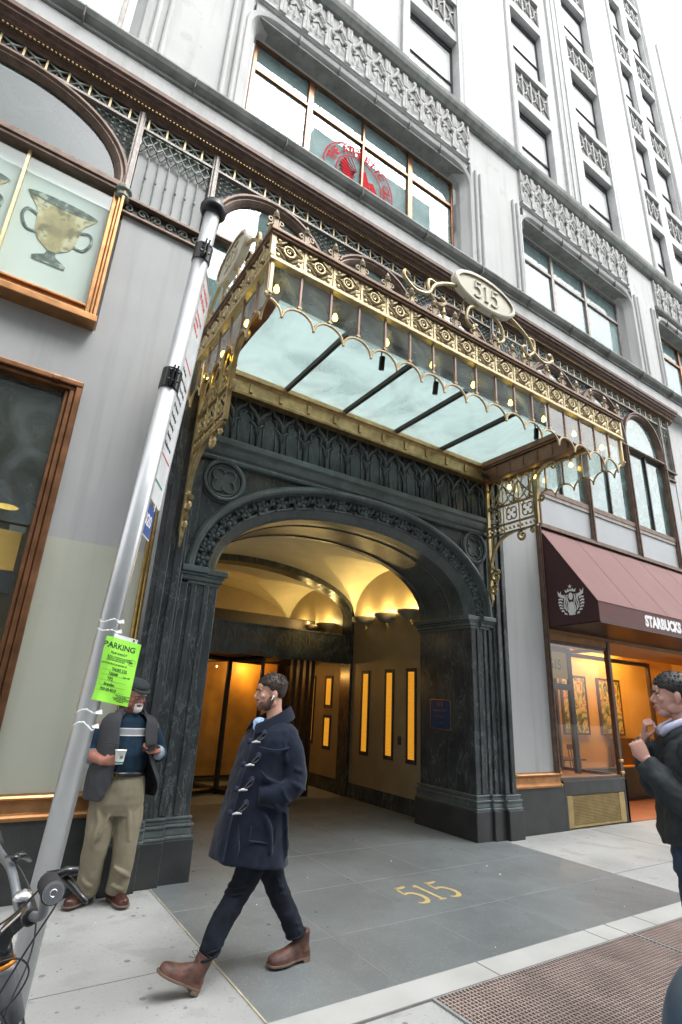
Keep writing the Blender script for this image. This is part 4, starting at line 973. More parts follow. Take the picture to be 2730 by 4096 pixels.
# wrought brackets
def bracket(x, nm):
    g = MB(); y0, y1 = -.14, -1.03; r = .016
    Y = lambda t: y0+(y1-y0)*t
    def tb(pts, rr=.014, n=6): g.tube([(x, p[0], p[1]) for p in pts], rr, n)
    g.box(x-.028, x+.028, -.145, -.105, 3.25, 5.06); g.box(x-.022, x+.022, y1-.03, y1+.01, 4.18, 4.86)
    for z in (4.16, 4.30, 4.60): g.box(x-.018, x+.018, y1, y0, z-.012, z+.012)
    ws = (y1-y0)/3
    for i in range(3):
        ya = y0+ws*i; yb = ya+ws; c = (ya+yb)/2
        if i: g.tube([(x, ya, 4.16), (x, ya, 5.05)], .014, 6)
        for s in (-1, 1):       # flowing tracery above
            tb(cr_([(ya if s > 0 else yb, 4.62, 0), (c, 4.76, 0), (yb if s > 0 else ya, 4.95, 0), (yb if s > 0 else ya, 5.05, 0)], 4) and [(v[0], v[1]) for v in cr_([(ya if s > 0 else yb, 4.62, 0), (c, 4.76, 0), (yb if s > 0 else ya, 4.95, 0), (yb if s > 0 else ya, 5.05, 0)], 4)], .012, 5)
            tb([(c-s*.0, 4.62), (c-s*.06, 4.72), (c-s*.1, 4.86), (c-s*.06, 4.98), (c, 5.04)], .009, 5)
            g.ell((x, c+s*.06, 4.80), (.022, .022, .022), 6, 5); g.ell((x, c+s*.07, 4.68), (.018, .018, .018), 6, 5)
        for k in range(4):      # quatrefoils below
            a0 = k*math.pi/2+.785; cc = (c+.055*math.cos(a0), 4.45+.055*math.sin(a0))
            tb([(cc[0]+.055*math.cos(a0+a), cc[1]+.055*math.sin(a0+a)) for a in [(-2.0+4.0*j/8) for j in range(9)]], .011, 5)
            g.ell((x, c+.05*math.cos(k*math.pi/2), 4.45+.05*math.sin(k*math.pi/2)), (.018, .018, .018), 6, 5)
        for k in range(4): g.ell((x, ya+ws*(k+.5)/4, 4.23), (.022, .022, .026), 6, 5)
    # outer strap rising to the beam and scroll, lower quadrant
    q = cr_([(y1-.02, 4.50, 0), (y1-.05, 4.75, 0), (y1-.07, 4.9, 0), (y1-.2, 5.02, 0), (y1-.33, 5.03, 0)], 5); rs = [.03]*len(q)
    g.loft([[(x-.026, v[0]-.012, v[1]), (x+.026, v[0]-.012, v[1]), (x+.026, v[0]+.012, v[1]+.01), (x-.026, v[0]+.012, v[1]+.01)] for v in q])
    tb(spiral((y1-.33, 4.97), .055, 1.3, math.pi/2, 1, 14, .2), .016); tb(spiral((y1-.1, 4.55), .055, 1.2, -.4, -1, 14, .2), .02)
    q = cr_([(-.15, 3.55, 0), (-.165, 3.75, 0), (-.24, 3.95, 0), (-.4, 4.1, 0), (-.62, 4.155, 0), (-.82, 4.15, 0)], 5)
    g.loft([[(x-.026, v[0]-.008, v[1]-.012), (x+.026, v[0]-.008, v[1]-.012), (x+.026, v[0]+.008, v[1]+.012), (x-.026, v[0]+.008, v[1]+.012)] for v in q])
    for c_, rr, a0, dr, rad in (((-.76, 4.06), .085, math.pi/2, -1, .026), ((-.95, 4.1), .045, math.pi/2, -1, .016), ((-.235, 3.52), .095, math.pi*.75, -1, .03), ((-.2, 3.32), .075, math.pi*.75, -1, .026), ((-.17, 3.66), .03, 0, 1, .018)):
        sp = spiral(c_, rr, 1.25, a0, dr, 16, .2); g.tube([(x, p[0], p[1]) for p in sp], [rad*(1-.5*i/16) for i in range(17)], 7); g.ell((x, c_[0], c_[1]), (.035, .018, .018), 6, 5)
    g.tube([(x, -.13, 3.3), (x, -.15, 3.18), (x, -.125, 3.08)], [.03, .022, .01], 6)
    for yy in (-.19, -.235): g.tube([(x, yy, 4.16), (x, yy, 3.86 if yy > -.2 else 3.98)], .009, 5)
    return g.build(nm, 'bracket_gold', K, smooth=False)
mat('bracket_gold', (.42, .32, .16), .36, .7, ns=10, na=.25)
bracket(6.285, 'bracket'); bracket(1.52, 'bracket')
# bulbs
def bulb_m():
    g = MB(); g.lathe([(.001, -.045), (.022, -.035), (.027, -.015), (.021, .008), (.012, .03)], (0, 0, 0), 12); a = g.mesh('bulb', 'bulb', smooth=True)
    g = MB(); g.lathe([(.016, .03), (.016, .09), (.05, .1), (.055, .13), (.02, .14), (.012, .4)], (0, 0, 0), 12); b = g.mesh('lamp_holder', 'bronze_gilt', smooth=True); return a, b
ba, bb = bulb_m()
def bulb(x, y):
    h = put(bb, 'lamp_holder', K, (x, y, 5.0)); c = bpy.data.objects.new('bulb', ba); COL.objects.link(c); c.parent = h
for i in range(9): bulb(1.47+.607*i, -2.08); 
for y in (-1.5, -.9, -.4): bulb(1.45, y); bulb(6.5, y)
# spotlights clipped to the frame
def spot(p, d, lb):
    t = thing('spotlight', lb, 'spotlight', p, 'small black spotlights under the canopy'); d = Vector(d).normalized(); p = Vector(p)
    g = MB(); g.tube([p, p+d*.15], .032, 12); g.build('housing', 'black_iron', t, bevel=.004); g = MB(); q = p+Vector((0, 0, .0)); g.tube([q+d*.05, q+d*.02+Vector((0, .015, .05)), q+Vector((0, .02, .10))], .009, 6); g.build('arm', 'black_iron', t)
spot((3.0, -1.6, 5.24), (.1, .25, -1), 'black spotlight hanging from the second glazing bar, left of centre')
spot((3.8, -1.6, 5.24), (.1, .3, -1), 'black spotlight near the middle of the canopy front')
spot((5.6, -1.62, 5.22), (.0, .1, -1), 'black spotlight pointing straight down at the right of the canopy')
spot((6.02, -.26, 5.14), (.6, -.15, -.25), 'black spotlight in the rear right corner over the marble frieze')
spot((1.72, -.35, 5.15), (.1, -.6, .45), 'black spotlight beside the left bracket pointing up and out')
# number signs on the canopy
def oval_sign(M, label, small=1.0):
    t = thing('number_sign', label, 'sign', tuple(M.translation), 'oval number signs on the canopy')
    g = MB(); n = 40; el = lambda a, b, y: [(a*math.cos(i*6.28318/n), y, b*math.sin(i*6.28318/n)) for i in range(n)]
    g.loft([el(.49, .215, .04), el(.5, .225, .03), el(.5, .225, -.04), el(.48, .205, -.05), el(.45, .178, -.05), el(.44, .17, -.03), el(.3, .1, -.03)]); g.xf(M); g.build('plate', 'sign_cream' , t, bevel=0)
    g = MB(); g.loft([el(.455, .183, -.048), el(.448, .176, -.0485), el(.44, .17, -.0325), el(.435, .165, -.032)], caps=False); g.xf(M); g.build('inner_edge', 'bronze_gilt', t)
    q = num515(.225, 0, .016, .95); q.xf(M @ T(0, -.03, 0) @ FRONT); q.build('numerals', 'sign_cream', t)
    q = num515(.225, 0, .003, 1.35); q.xf(M @ T(.006, -.0305, -.004) @ FRONT); q.build('numeral_shadow_line', 'bronze_gilt', t)
    g = MB()
    for s in (-1, 1):
        P = [(s*.12, -.2), (s*.1, -.32), (s*.17, -.42), (s*.22, -.36)]
        # long S scroll from the plate to the rail end
        pts = cr_([(s*.42, -.08, 0), (s*.62, -.16, 0), (s*.78, -.27, 0), (s*.87, -.42, 0), (s*1.05, -.47, 0), (s*1.2, -.38, 0), (s*1.19, -.3, 0), (s*1.13, -.33, 0)], 5)
        g.tube([(v[0], 0, v[1]) for v in pts], .021, 7)
        pts = cr_([(s*.74, -.24, 0), (s*.86, -.24, 0), (s*.85, -.4, 0), (s*.72, -.5, 0), (s*.63, -.43, 0), (s*.69, -.38, 0)], 5)
        g.tube([(v[0], 0, v[1]) for v in pts], .019, 7)
        pts = cr_([(s*.1, -.2, 0), (s*.26, -.3, 0), (s*.3, -.48, 0), (s*.2, -.55, 0), (s*.15, -.48, 0)], 5)
        g.tube([(v[0], 0, v[1]) for v in pts], .019, 7)
        g.tube([(s*.3, .0, -.15), (s*.3, .35, -.7)], .01, 6)
        for px in (.65, 1.1, .2): g.lathe([(.02, -.66), (.02, -.6), (.035, -.58), (.02, -.56), (.012, -.5)], (s*px, 0, 0), 8)
    g.xf(M); g.build('scroll', 'scroll_gold', t)
mat('sign_cream', (.62, .58, .46), .5, ns=6, na=.05); mat('scroll_gold', (.42, .33, .18), .42, .5, ns=8, na=.2)
oval_sign(T(4.0, -2.2, 6.12+.05), 'oval cream 515 sign facing the street, at the middle of the canopy front')
oval_sign(T(1.345, -1.15, 5.98) @ Matrix.Rotation(-math.pi/2, 4, 'Z') @ Matrix.Diagonal((.8, 1, .95, 1)), 'oval 515 sign seen edge-on over the left side of the canopy')
# ================================================================ SHOP ON THE RIGHT
aw = thing('shop_awning', 'maroon shop awning with white lettering and a round white crowned emblem on its side', 'awning', (7.7, 0, 2.95))
A0, A1, AY = 7.7, 16.0, -.96
g = MB(); n = 12
g.add([(A0, -.02, 4.66), (A1, -.02, 4.66), (A1, AY, 3.27), (A0, AY, 3.27)], [(0, 1, 2, 3)])
vs = []; fs = []
for i in range(41):
    x = A0+(A1-A0)*i/40
    for j in range(9):
        t = j/8; y = -.02+(AY+.02)*t; z = 4.66+(3.27-4.66)*t; sag = -.022*math.sin(math.pi*t)*(1-.9*abs(math.cos(i*math.pi/5)))-.006*math.sin(i*1.7+t*5); vs.append((x, y+sag*.3, z+sag))
fs = [(i*9+j, i*9+j+1, (i+1)*9+j+1, (i+1)*9+j) for i in range(40) for j in range(8)]
g = MB(); g.add(vs, fs); g.build('canvas', 'awning_front', aw, smooth=True)
g = MB()
for i in range(1, 9): x = A0+(A1-A0)*i/8; g.tube([(x, -.025, 4.662), (x, AY-.002, 3.274)], .0018, 5)
g.tube([(A0, AY-.002, 3.272), (A1, AY-.002, 3.272)], .005, 5); g.build('seam', 'awning_front', aw)
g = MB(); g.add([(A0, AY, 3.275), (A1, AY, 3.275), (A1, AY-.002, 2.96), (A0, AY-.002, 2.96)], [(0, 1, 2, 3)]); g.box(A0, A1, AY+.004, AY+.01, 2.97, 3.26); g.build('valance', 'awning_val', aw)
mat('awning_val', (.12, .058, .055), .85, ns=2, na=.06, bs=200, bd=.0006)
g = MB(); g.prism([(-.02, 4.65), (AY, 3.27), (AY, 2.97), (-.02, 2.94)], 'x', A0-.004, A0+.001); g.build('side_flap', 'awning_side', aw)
g = MB(); g.box(A0, A1, AY-.006, AY+.02, 2.945, 2.965); g.add([(A0, -.02, 2.93), (A0, AY, 2.955), (A1, AY, 2.955), (A1, -.02, 2.93)], [(0, 1, 2, 3)]); g.build('frame', 'black_iron', aw)
q = text_mb('STARBUCKS COFFEE', .235, .0006, bold=.014, align='LEFT', sx=.9); q.xf(T(8.985, AY-.004, 3.11) @ FRONT); q.build('lettering', 'white_print', aw)
# round emblem: disc with crown, star, twin tails and wavy hair lines (two-colour print)
EC = (-.51, 3.325)
def sp_(pts, m_, x=-.0055): g = MB(); g.prism([(EC[0]+a*1.13, EC[1]+b*1.13) for a, b in pts], 'x', A0+x-.0006, A0+x); return g
em = MB()
def addp(pts, x=-.0055): q = sp_(pts, None, x); em.add(q.v, q.f)
star = [((.034 if i % 2 == 0 else .014)*math.sin(i*math.pi/5), .2+(.034 if i % 2 == 0 else .014)*math.cos(i*math.pi/5)) for i in range(10)]
addp(star); addp([(-.075, .115), (-.09, .165), (-.055, .145), (-.04, .175), (-.015, .15), (0, .17), (.015, .15), (.04, .175), (.055, .145), (.09, .165), (.075, .115), (0, .135)])
for s in (-1, 1):
    addp([(s*.12, .04), (s*.195, .08), (s*.205, .16), (s*.175, .115), (s*.15, .15), (s*.15, .10), (s*.105, .085)])
    for k in range(6):
        z = .045-.042*k; r = math.sqrt(max(.0, .205**2-z*z)); wd = .075-.006*k; addp([(s*r, z), (s*(r-wd*.5), z+.004), (s*(r-wd), z-.012), (s*(r-wd), z-.034), (s*(r-wd*.5), z-.02), (s*(r-.006), z-.026)])
    for k, w in enumerate((.045, .075, .1)):
        pts = [(s*(w+.008*math.sin(j*1.1+k)), .09-.03*j*(.95)) for j in range(10-k)]; 
        addp(pts+[(p[0]+s*.016, p[1]) for p in pts[::-1]])
addp([(.035*math.cos(a), .06+.052*math.sin(a)) for a in [i*.393 for i in range(16)]])
addp([(-.03, -.02), (.03, -.02), (.045, -.09), (.05, -.2), (0, -.205), (-.05, -.2), (-.045, -.09)])
em.build('emblem', 'white_print', aw)
# shopfront bay window and recessed entrance
sw = MB(); sw.box(7.7, 7.76, -.02, .06, .68, 2.86); sw.box(9.37, 9.45, -.03, .05, .68, 2.86); sw.box(7.76, 9.37, -.02, .06, .66, .71); sw.box(7.76, 9.37, -.01, .05, 2.70, 2.76)
sw.box(9.38, 9.44, 1.1, 1.18, .68, 2.9); sw.box(9.38, 9.44, .05, 1.1, .66, .71); sw.box(9.38, 9.44, .05, 1.1, 2.70, 2.76); sw.box(9.44, 12.9, 1.1, 1.18, 2.70, 2.78); sw.box(12.82, 12.9, 1.1, 1.18, 0, 2.7)
swo = sw.build('shop_window', 'sash_bronze', B, bevel=.005); mat('sash_bronze', (.11, .075, .06), .4, .5, ns=6, na=.2)
g = MB(); g.box(7.7, 16, -.0, 1.2, 2.86, 2.93); g.box(7.7, 16, .25, .35, 2.93, 4.68); g.build('soffit', 'orange_soffit', swo); mat('orange_soffit', (.4, .2, .08), .7)
g = MB(); g.add([(7.76, .013, .71), (9.37, .013, .71), (9.37, .013, 2.7), (7.76, .013, 2.7)], [(0, 1, 2, 3)]); g.build('pane', 'pane_street', swo)
g = MB(); g.add([(9.408, .05, .71), (9.408, 1.1, .71), (9.408, 1.1, 2.7), (9.408, .05, 2.7)], [(0, 1, 2, 3)]); g.build('pane', 'pane_street', swo)
g = MB(); g.add([(9.44, 1.13, .1), (12.9, 1.13, .1), (12.9, 1.13, 2.7), (9.44, 1.13, 2.7)], [(0, 1, 2, 3)]); g.build('pane', 'pane_street', swo)
glass('pane_street', (.95, .97, .95), 1., ior=1.6)
g = MB(); g.box(7.76, 9.37, -.015, .0, 2.76, 2.86); g.build('head_panel', 'orange_soffit', swo)
g = MB()
for x, z in ((9.36, .9), (9.36, .72)): g.box(x, x+.1, -.045, .0, z, z+.045)
g.build('brass_stop', 'brass', swo, bevel=.012)
# ventilation grille under the bay window
vg = thing('ventilation_grille', 'brass ventilation grille with pierced mesh set low under the cafe window', 'grille', (7.9, -.03, .03))
g = MB(); g.box(7.87, 8.0, -.022, .0, .02, .455); g.box(9.24, 9.40, -.022, .0, .02, .455); g.box(8.0, 9.24, -.02, .0, .02, .045); g.build('frame', 'brass_dull', vg, bevel=.004)
mat('brass_dull', (.36, .27, .12), .5, .55, ns=6, na=.2)
g = MB()
for i in range(60): x = 8.0+1.24*i/60; g.box(x, x+.008, -.012, -.004, .045, .455)
for j in range(20): z = .05+.4*j/20; g.box(8.0, 9.24, -.0165, -.0125, z, z+.008)
g.build('mesh', 'brass_dull', vg); g = MB(); g.box(8.0, 9.24, .0, .01, .045, .455); g.build('backing', 'interior_dark', vg)
# cafe interior
g = MB(); g.box(7.4, 7.5, .1, 2.6, 0, 3.4); g.box(7.4, 17, 2.6, 2.7, 0, 3.4); g.box(7.5, 17, .4, 2.6, 3.4, 3.5); g.box(17, 17.1, .1, 2.7, 0, 3.5); 
g.build('cafe_wall', 'cafe_orange', B); mat('cafe_orange', (.68, .43, .15), .7, ns=1, na=.1)
g = MB(); g.box(7.5, 16, 1.2, 6, -.02, .012); g.box(7.5, 9.4, .06, 1.2, .5, .66); g.box(9.45, 12.9, -.02, 1.2, .0, .014); g.build('cafe_floor', 'wood_floor_red', B); mat('wood_floor_red', (.25, .09, .05), .5, ns=3, na=.2)
g = MB(); g.box(9.46, 12.9, 1.25, 1.4, 0.014, .62); g.build('counter_base', 'interior_dark', B)
for k, (x, y, lb) in enumerate(((13.58, 2.55, 'abstract cafe painting farther right, seen past the corner post'), (12.1, 2.55, 'abstract cafe painting in the middle of the bay window'))):
    t = thing('painting', lb, 'painting', (x, y, 1.0), 'paintings on the cafe wall')
    w = .45; g = MB(); g.box(x-w, x+w, y, y+.03, 1.2, 2.45); g.build('canvas', 'abstract_art', t); g = MB(); g.box(x-w-.04, x-w, y-.02, y+.04, 1.16, 2.49); g.box(x+w, x+w+.04, y-.02, y+.04, 1.16, 2.49); g.box(x-w, x+w, y-.02, y+.04, 1.16, 1.2); g.box(x-w, x+w, y-.02, y+.04, 2.45, 2.49); g.build('frame', 'wood_dark', t)
am = mat('abstract_art', (.5, .4, .15), .6, ns=4, na=.5); t_ = am.node_tree; cr2 = t_.nodes.new('ShaderNodeValToRGB'); nn = t_.nodes.new('ShaderNodeTexNoise'); nn.inputs['Scale'].default_value = 3.2; nn.inputs['Detail'].default_value = 5; nn.inputs['Distortion'].default_value = 2
tc_ = [n for n in t_.nodes if n.type == 'TEX_COORD'][0]; t_.links.new(tc_.outputs['Object'], nn.inputs['Vector']); t_.links.new(nn.outputs['Fac'], cr2.inputs[0])
els = cr2.color_ramp.elements; els[0].position = .33; els[0].color = (.02, .04, .01, 1); els[1].position = .7; els[1].color = (.5, .25, .04, 1)
for p_, c_ in ((.42, (.08, .16, .03, 1)), (.5, (.5, .42, .12, 1)), (.56, (.75, .6, .3, 1)), (.62, (.45, .06, .03, 1))): e_ = els.new(p_); e_.color = c_
t_.links.new(cr2.outputs[0], t_.nodes['Principled BSDF'].inputs['Base Color'])
t = thing('number_board', 'small orange board with the number 515 hung high inside the cafe window', 'sign', (8.35, .3, 2.2))
g = MB(); g.box(7.98, 8.62, .3, .32, 2.18, 2.62); g.build('board', 'cafe_orange', t); q = text_mb('515', .24, .002, sx=.9); q.xf(T(8.3, .297, 2.4) @ FRONT); q.build('numerals', 'wood_dark', t)
mat('cafe_dark', (.05, .04, .035), .5)
g = MB()
for a in (7.78, 8.66): g.box(a, a+.1, .3, .36, .7, 2.7)
g.box(7.88, 8.66, .3, .36, 2.0, 2.1); g.box(7.88, 8.66, .3, .36, 2.64, 2.72); g.build('inner_frame', 'cafe_dark', swo)
tb_ = thing('cafe_table', 'dark square cafe table just inside the bay window', 'table', (10.4, 1.8, .0))
g = MB(); g.box(10.05, 10.75, 1.5, 2.1, .74, .77); g.build('table_top', 'wood_dark', tb_, bevel=.006); g = MB(); g.tube([(10.4, 1.8, .0), (10.4, 1.8, .74)], .035, 8); g.lathe([(.25, 0), (.24, .03), (.04, .05)], (10.4, 1.8, .0), 16); g.build('leg', 'black_iron', tb_)
for k, (x, y, lb) in enumerate(((9.7, 1.75, 'dark wooden cafe chair left of the window table'), (11.1, 1.8, 'dark wooden cafe chair right of the window table'))):
    c = thing('cafe_chair', lb, 'chair', (x, y, 0), 'chairs in the cafe')
    g = MB(); g.box(x-.2, x+.2, y-.2, y+.2, .44, .48); g.build('seat', 'wood_dark', c, bevel=.006)
    for a, b in ((-.18, -.18), (.18, -.18), (-.18, .18), (.18, .18)): g = MB(); g.tube([(x+a, y+b, 0), (x+a*.95, y+b*.95, .44)], .018, 6); g.build('leg', 'wood_dark', c)
    g = MB()
    for i in range(5): g.tube([(x-.18+.09*i, y+.18, .48), (x-.18+.09*i, y+.22, .92)], .012, 5)
    g.box(x-.2, x+.2, y+.2, y+.235, .9, 1.0); g.build('backrest', 'wood_dark', c)
bn = thing('bench', 'dark high-backed bench with orange seat by the cafe door', 'bench', (14.4, 2.2, 0)); g = MB(); g.box(13.3, 15.4, 2.45, 2.53, 0, 1.1); g.build('backrest', 'wood_dark', bn, bevel=.01); g = MB(); g.box(13.3, 15.4, 1.95, 2.45, .44, .5); g.build('seat', 'seat_orange', bn, bevel=.01); g = MB(); g.box(13.3, 15.4, 2.0, 2.4, 0, .44); g.build('base', 'interior_dark', bn); mat('seat_orange', (.85, .33, .03), .5)
for k, (x, y, lb) in enumerate(((13.9, 2.2, 'leftmost glowing cafe downlight'), (14.25, 2.3, 'middle glowing cafe downlight'), (14.6, 2.2, 'rightmost glowing cafe downlight'))):
    t = thing('downlight', lb+' of the row of three', 'ceiling light', (x, y, 3.1), 'cafe downlights'); g = MB(); g.lathe([(.02, .3), (.02, .06), (.09, .04), (.1, -.0)], (x, y, 3.1), 12, caps=False); g.build('shade', 'brass_dull', t); g = MB(); g.lathe([(.085, 0), (.05, -.03), (.001, -.045)], (x, y, 3.105), 12); g.build('lamp', 'bulb', t)
lamp('cafe_light', (13.2, 1.7, 3.25), 60, (1, .6, .2), .03); lamp('cafe_light', (10.4, 1.7, 3.25), 45, (1, .6, .2), .03)
# ================================================================ SHOP ON THE LEFT
g = MB(); g.box(.2, .25, -.06, .1, .79, 4.5); g.box(.25, .31, -.09, .1, .79, 4.6); g.box(.16, .2, -.02, .12, .79, 4.5); g.box(-3.2, .25, -.06, .1, 4.5, 4.54); g.box(-3.2, .31, -.1, .1, 4.54, 4.6); g.box(.02, .1, -.13, -.06, 4.53, 4.58)
lf = g.build('shop_frame', 'copper', B, bevel=.01)
g = MB(); g.add([(-3.2, .06, 3.06), (.16, .06, 3.06), (.16, .06, 4.5), (-3.2, .06, 4.5)], [(0, 1, 2, 3)]); g.build('pane', 'pane_dark', lf)
g = MB(); g.add([(-3.2, .06, .79), (.16, .06, .79), (.16, .06, 3.04), (-3.2, .06, 3.04)], [(0, 1, 2, 3)]); g.build('pane', 'pane_street', lf)
g = MB(); g.box(-3.2, .3, 4.5, 4.6, 0, 4.6); g.box(-3.3, -3.2, .1, 4.6, 0, 4.6); g.box(.3, .4, .3, 4.6, 0, 4.6); g.box(-3.2, .3, .3, 4.5, 4.5, 4.6); g.build('shop_interior', 'shop_teal', B); mat('shop_teal', (.2, .26, .25), .8)
g = MB(); g.box(-3.2, .12, .35, .55, 2.66, 3.05); g.build('fascia_board', 'wood_orange', lf, bevel=.004)
g = MB(); g.box(-3.2, .14, .33, .6, 2.45, 2.65); g.build('bulkhead', 'interior_dark', lf)
g = MB(); g.box(-3.2, -.05, .9, 1.0, .3, 2.4); g.build('display_back', 'wood_orange', lf)
g = MB(); g.box(.0, .14, .4, .46, 3.06, 3.12); g.build('bracket_plate', 'white_panel', lf)
t = thing('security_camera', 'small dome security camera under the orange wood fascia at the left edge', 'security camera', (.1, .4, 2.62)); g = MB(); g.lathe([(.045, .02), (.045, -.01), (.035, -.04), (.001, -.055)], (.1, .42, 2.62), 12); g.build('dome', 'sign_white', t, smooth=True)
t = thing('ceiling_lamp', 'round warm ceiling lamp glowing inside the left shop', 'ceiling light', (-.09, 1.5, 3.6)); g = MB(); g.lathe([(.13, 0), (.13, -.02), (.1, -.025)], (-.09, 1.5, 3.61), 20); g.build('lamp', 'warm_disc', t); mat('warm_disc', (1, .7, .2), .4, emit=(1, .6, .1), es=1.2); g = MB(); g.lathe([(.15, .02), (.15, -.022), (.13, -.022), (.13, .02)], (-.09, 1.5, 3.61), 20, caps=False); g.tube([(-.09, 1.5, 3.62), (-.09, 1.5, 4.5)], .01, 6); g.build('rim', 'brass_dull', t)
lamp('shop_light', (-.9, 1.5, 2.0), 9, (1, .62, .2), .03)
# ================================================================ NEIGHBOURS
t = thing('neighbour_building', 'pale low block adjoining the office tower at the far right', 'building', (18.3, 0, 0))
g = MB(); g.box(18.22, 60, .04, 12, 0, 28.4); g.build('wall', 'brick_pale', t)
g = MB(); 
for k in range(6):
    for j in range(8): g.box(19.2+2.4*j, 20.6+2.4*j, .0, .05, 4+3.9*k, 6.2+3.9*k)
g.build('window', 'shade_white', t)
t = thing('tower_block', 'tall pale tower with tiled joints rising behind the low neighbour', 'building', (19, 4, 0))
g = MB(); g.box(16.9, 21.4, 2.3, 12, 28.41, 70); g.build('wall', 'white_panel', t)
g = MB()
for k in range(30): g.box(16.9, 21.4, 2.27, 2.3, 29+1.2*k, 29.05+1.2*k)
g.box(19.6, 19.65, 2.265, 2.3, 28.41, 70); g.build('tile_joint', 'grey_panel', t)
# building across the street (seen mirrored in the glass)
t = thing('street_facade', 'pale gridded office facade across the street, mirrored in the upper windows', 'building', (6, -26, 0))
g = MB(); g.box(2, 40, -38, -26, 0, 30); g.box(-40, 1.9, -38, -25.5, 0, 31)
g.box(16, 31, -40, -27, 30, 54); g.build('wall', 'far_wall', t); mat('far_wall', (.4, .43, .44), .8)
g = MB()
for i in range(13):
    for k in range(7): g.box(3+2.4*i, 4.7+2.4*i, -26.0, -25.96, 1.5+3.6*k, 3.9+3.6*k)
for i in range(12):
    for k in range(8): g.box(-29+2.6*i, -27.4+2.6*i, -25.5, -25.46, 1.5+3.6*k, 3.7+3.6*k)
for i in range(7):
    for k in range(6): g.box(16.8+2*i, 18.2+2*i, -27.04, -26.99, 31.2+3.7*k, 33.6+3.7*k)
g.build('window', 'far_window', t); mat('far_window', (.42, .48, .5), .15)
# ================================================================ BUS STOP POLE
PA, PL = Vector((0.487, -2.232, 0)), Vector((.0534, -.0276, 1))
def pp(z): return PA+PL*z
PT = Matrix(((1, 0, PL.x, 0), (0, 1, PL.y, 0), (0, 0, 1, 0), (0, 0, 0, 1)))   # shear is tiny: pole leans 3.4 degrees
ROTP = PL.normalized().to_track_quat('Z', 'X').to_matrix().to_4x4()
ROTP = Vector((0, 0, 1)).rotation_difference(PL.normalized()).to_matrix().to_4x4()
pole = thing('bus_stop_pole', 'leaning brushed aluminium bus stop pole with black collars and cap', 'pole', tuple(PA))
g = MB(); g.lathe([(.0575, 0), (.0575, 5.12)], (0, 0, 0), 28); g.xf(T(*PA) @ ROTP); g.build('pole', 'aluminium', pole, smooth=True).data
for p in bpy.data.objects['pole'].data.polygons: p.use_smooth = len(p.vertices) == 4
g = MB(); g.lathe([(.06, 5.09), (.078, 5.10), (.098, 5.13), (.1, 5.16), (.088, 5.175), (.09, 5.19), (.075, 5.21), (.001, 5.225)], (0, 0, 0), 28); g.xf(T(*PA) @ ROTP); g.build('cap', 'black_iron', pole, smooth=True)
for z in (3.62, 4.71):
    g = MB(); g.lathe([(.0585, z-.075), (.0655, z-.075), (.0655, z+.075), (.0585, z+.075)], (0, 0, 0), 28, caps=False)
    g.box(-.018, -.006, -.105, -.06, z-.07, z+.075); g.box(.004, .016, -.105, -.06, z-.07, z+.075)
    for dz in (-.035, .035): g.tube([(-.04, -.085, z+dz), (.035, -.085, z+dz)], .008, 8)
    g.xf(T(*PA) @ ROTP); g.build('collar', 'black_gloss', pole, bevel=.003)
mat('black_gloss', (.014, .014, .016), .18, .2)
g = MB(); g.lathe([(.12, 0), (.12, .02), (.062, .03)], (0, 0, 0), 20); g.xf(T(*PA)); g.build('foot_plate', 'black_iron', pole)
# timetable sign edge-on behind the pole
SA = R_(27); sd_ = Vector((math.sin(SA), math.cos(SA), 0)); sn = Vector((math.cos(SA), -math.sin(SA), 0))
SM = T(*PA) @ Matrix(((sd_.x, sn.x, PL.x, 0), (sd_.y, sn.y, PL.y, 0), (0, 0, 1, 0), (0, 0, 0, 1)))  # local x along the sign, y out of its face, z up the pole
sg = thing('bus_sign', 'tall white sign with red and green print, seen nearly edge-on behind the pole', 'sign', tuple(pp(2.9)))
g = MB(); g.box(.06, .46, -.003, .003, 2.84, 4.72); g.xf(SM); g.build('board', 'sign_white', sg, bevel=.002)
g = MB(); g.box(.05, .47, -.006, .006, 4.70, 4.73); g.box(.455, .466, -.008, .008, 2.84, 4.73); g.xf(SM); g.build('edge', 'aluminium', sg)
SX = SM @ Matrix(((1, 0, 0, 0), (0, 0, 1, 0), (0, 1, 0, 0), (0, 0, 0, 1)))
SXF = SM @ Matrix(((-1, 0, 0, 0), (0, 0, 1, 0), (0, 1, 0, 0), (0, 0, 0, 1)))
def stext(s_, w, x, z, m_, nm, sx=1.):
    for M in (SX,): q = text_mb(s_, w, .0006, bold=.002, sx=sx); q.xf(M @ T(x, z, .0036)); q.build(nm, m_, sg)
for k, (s_, w, z) in enumerate((('NO STANDING', .05, 4.6), ('BUS STOP', .06, 4.5), ('M1 M2 M3 M4 Q32', .035, 4.36), ('LIMITED', .035, 4.3), ('MADISON AV', .035, 4.24))): stext(s_, w, .26, z, 'red_print', 'red_lettering')
for k in range(9): stext(('Harlem', 'Washington Heights', 'Fort Tryon Park', 'Central Park', 'E 53 Street', 'Weekdays', 'Saturday', 'Sunday', 'via Madison Av')[k], .04, .26, 3.86-.075*k, 'black_print', 'lettering')
g = MB(); g.box(.09, .43, .0035, .0045, 3.93, 3.945); g.box(.09, .43, .0035, .0045, 3.17, 3.18); g.xf(SM); g.build('red_rule', 'red_print', sg)
g = MB(); g.box(.12, .4, .0035, .0045, 2.97, 2.985); g.xf(SM); g.build('green_rule', 'green_print', sg)
bp_ = thing('stop_number_plate', 'small dark blue plate with white number 6020, hung below the white bus sign', 'sign', tuple(pp(2.62)))
g = MB(); g.box(.07, .37, -.003, .003, 2.6, 2.81); g.xf(SM); g.build('plate', 'blue_sign', bp_, bevel=.002)
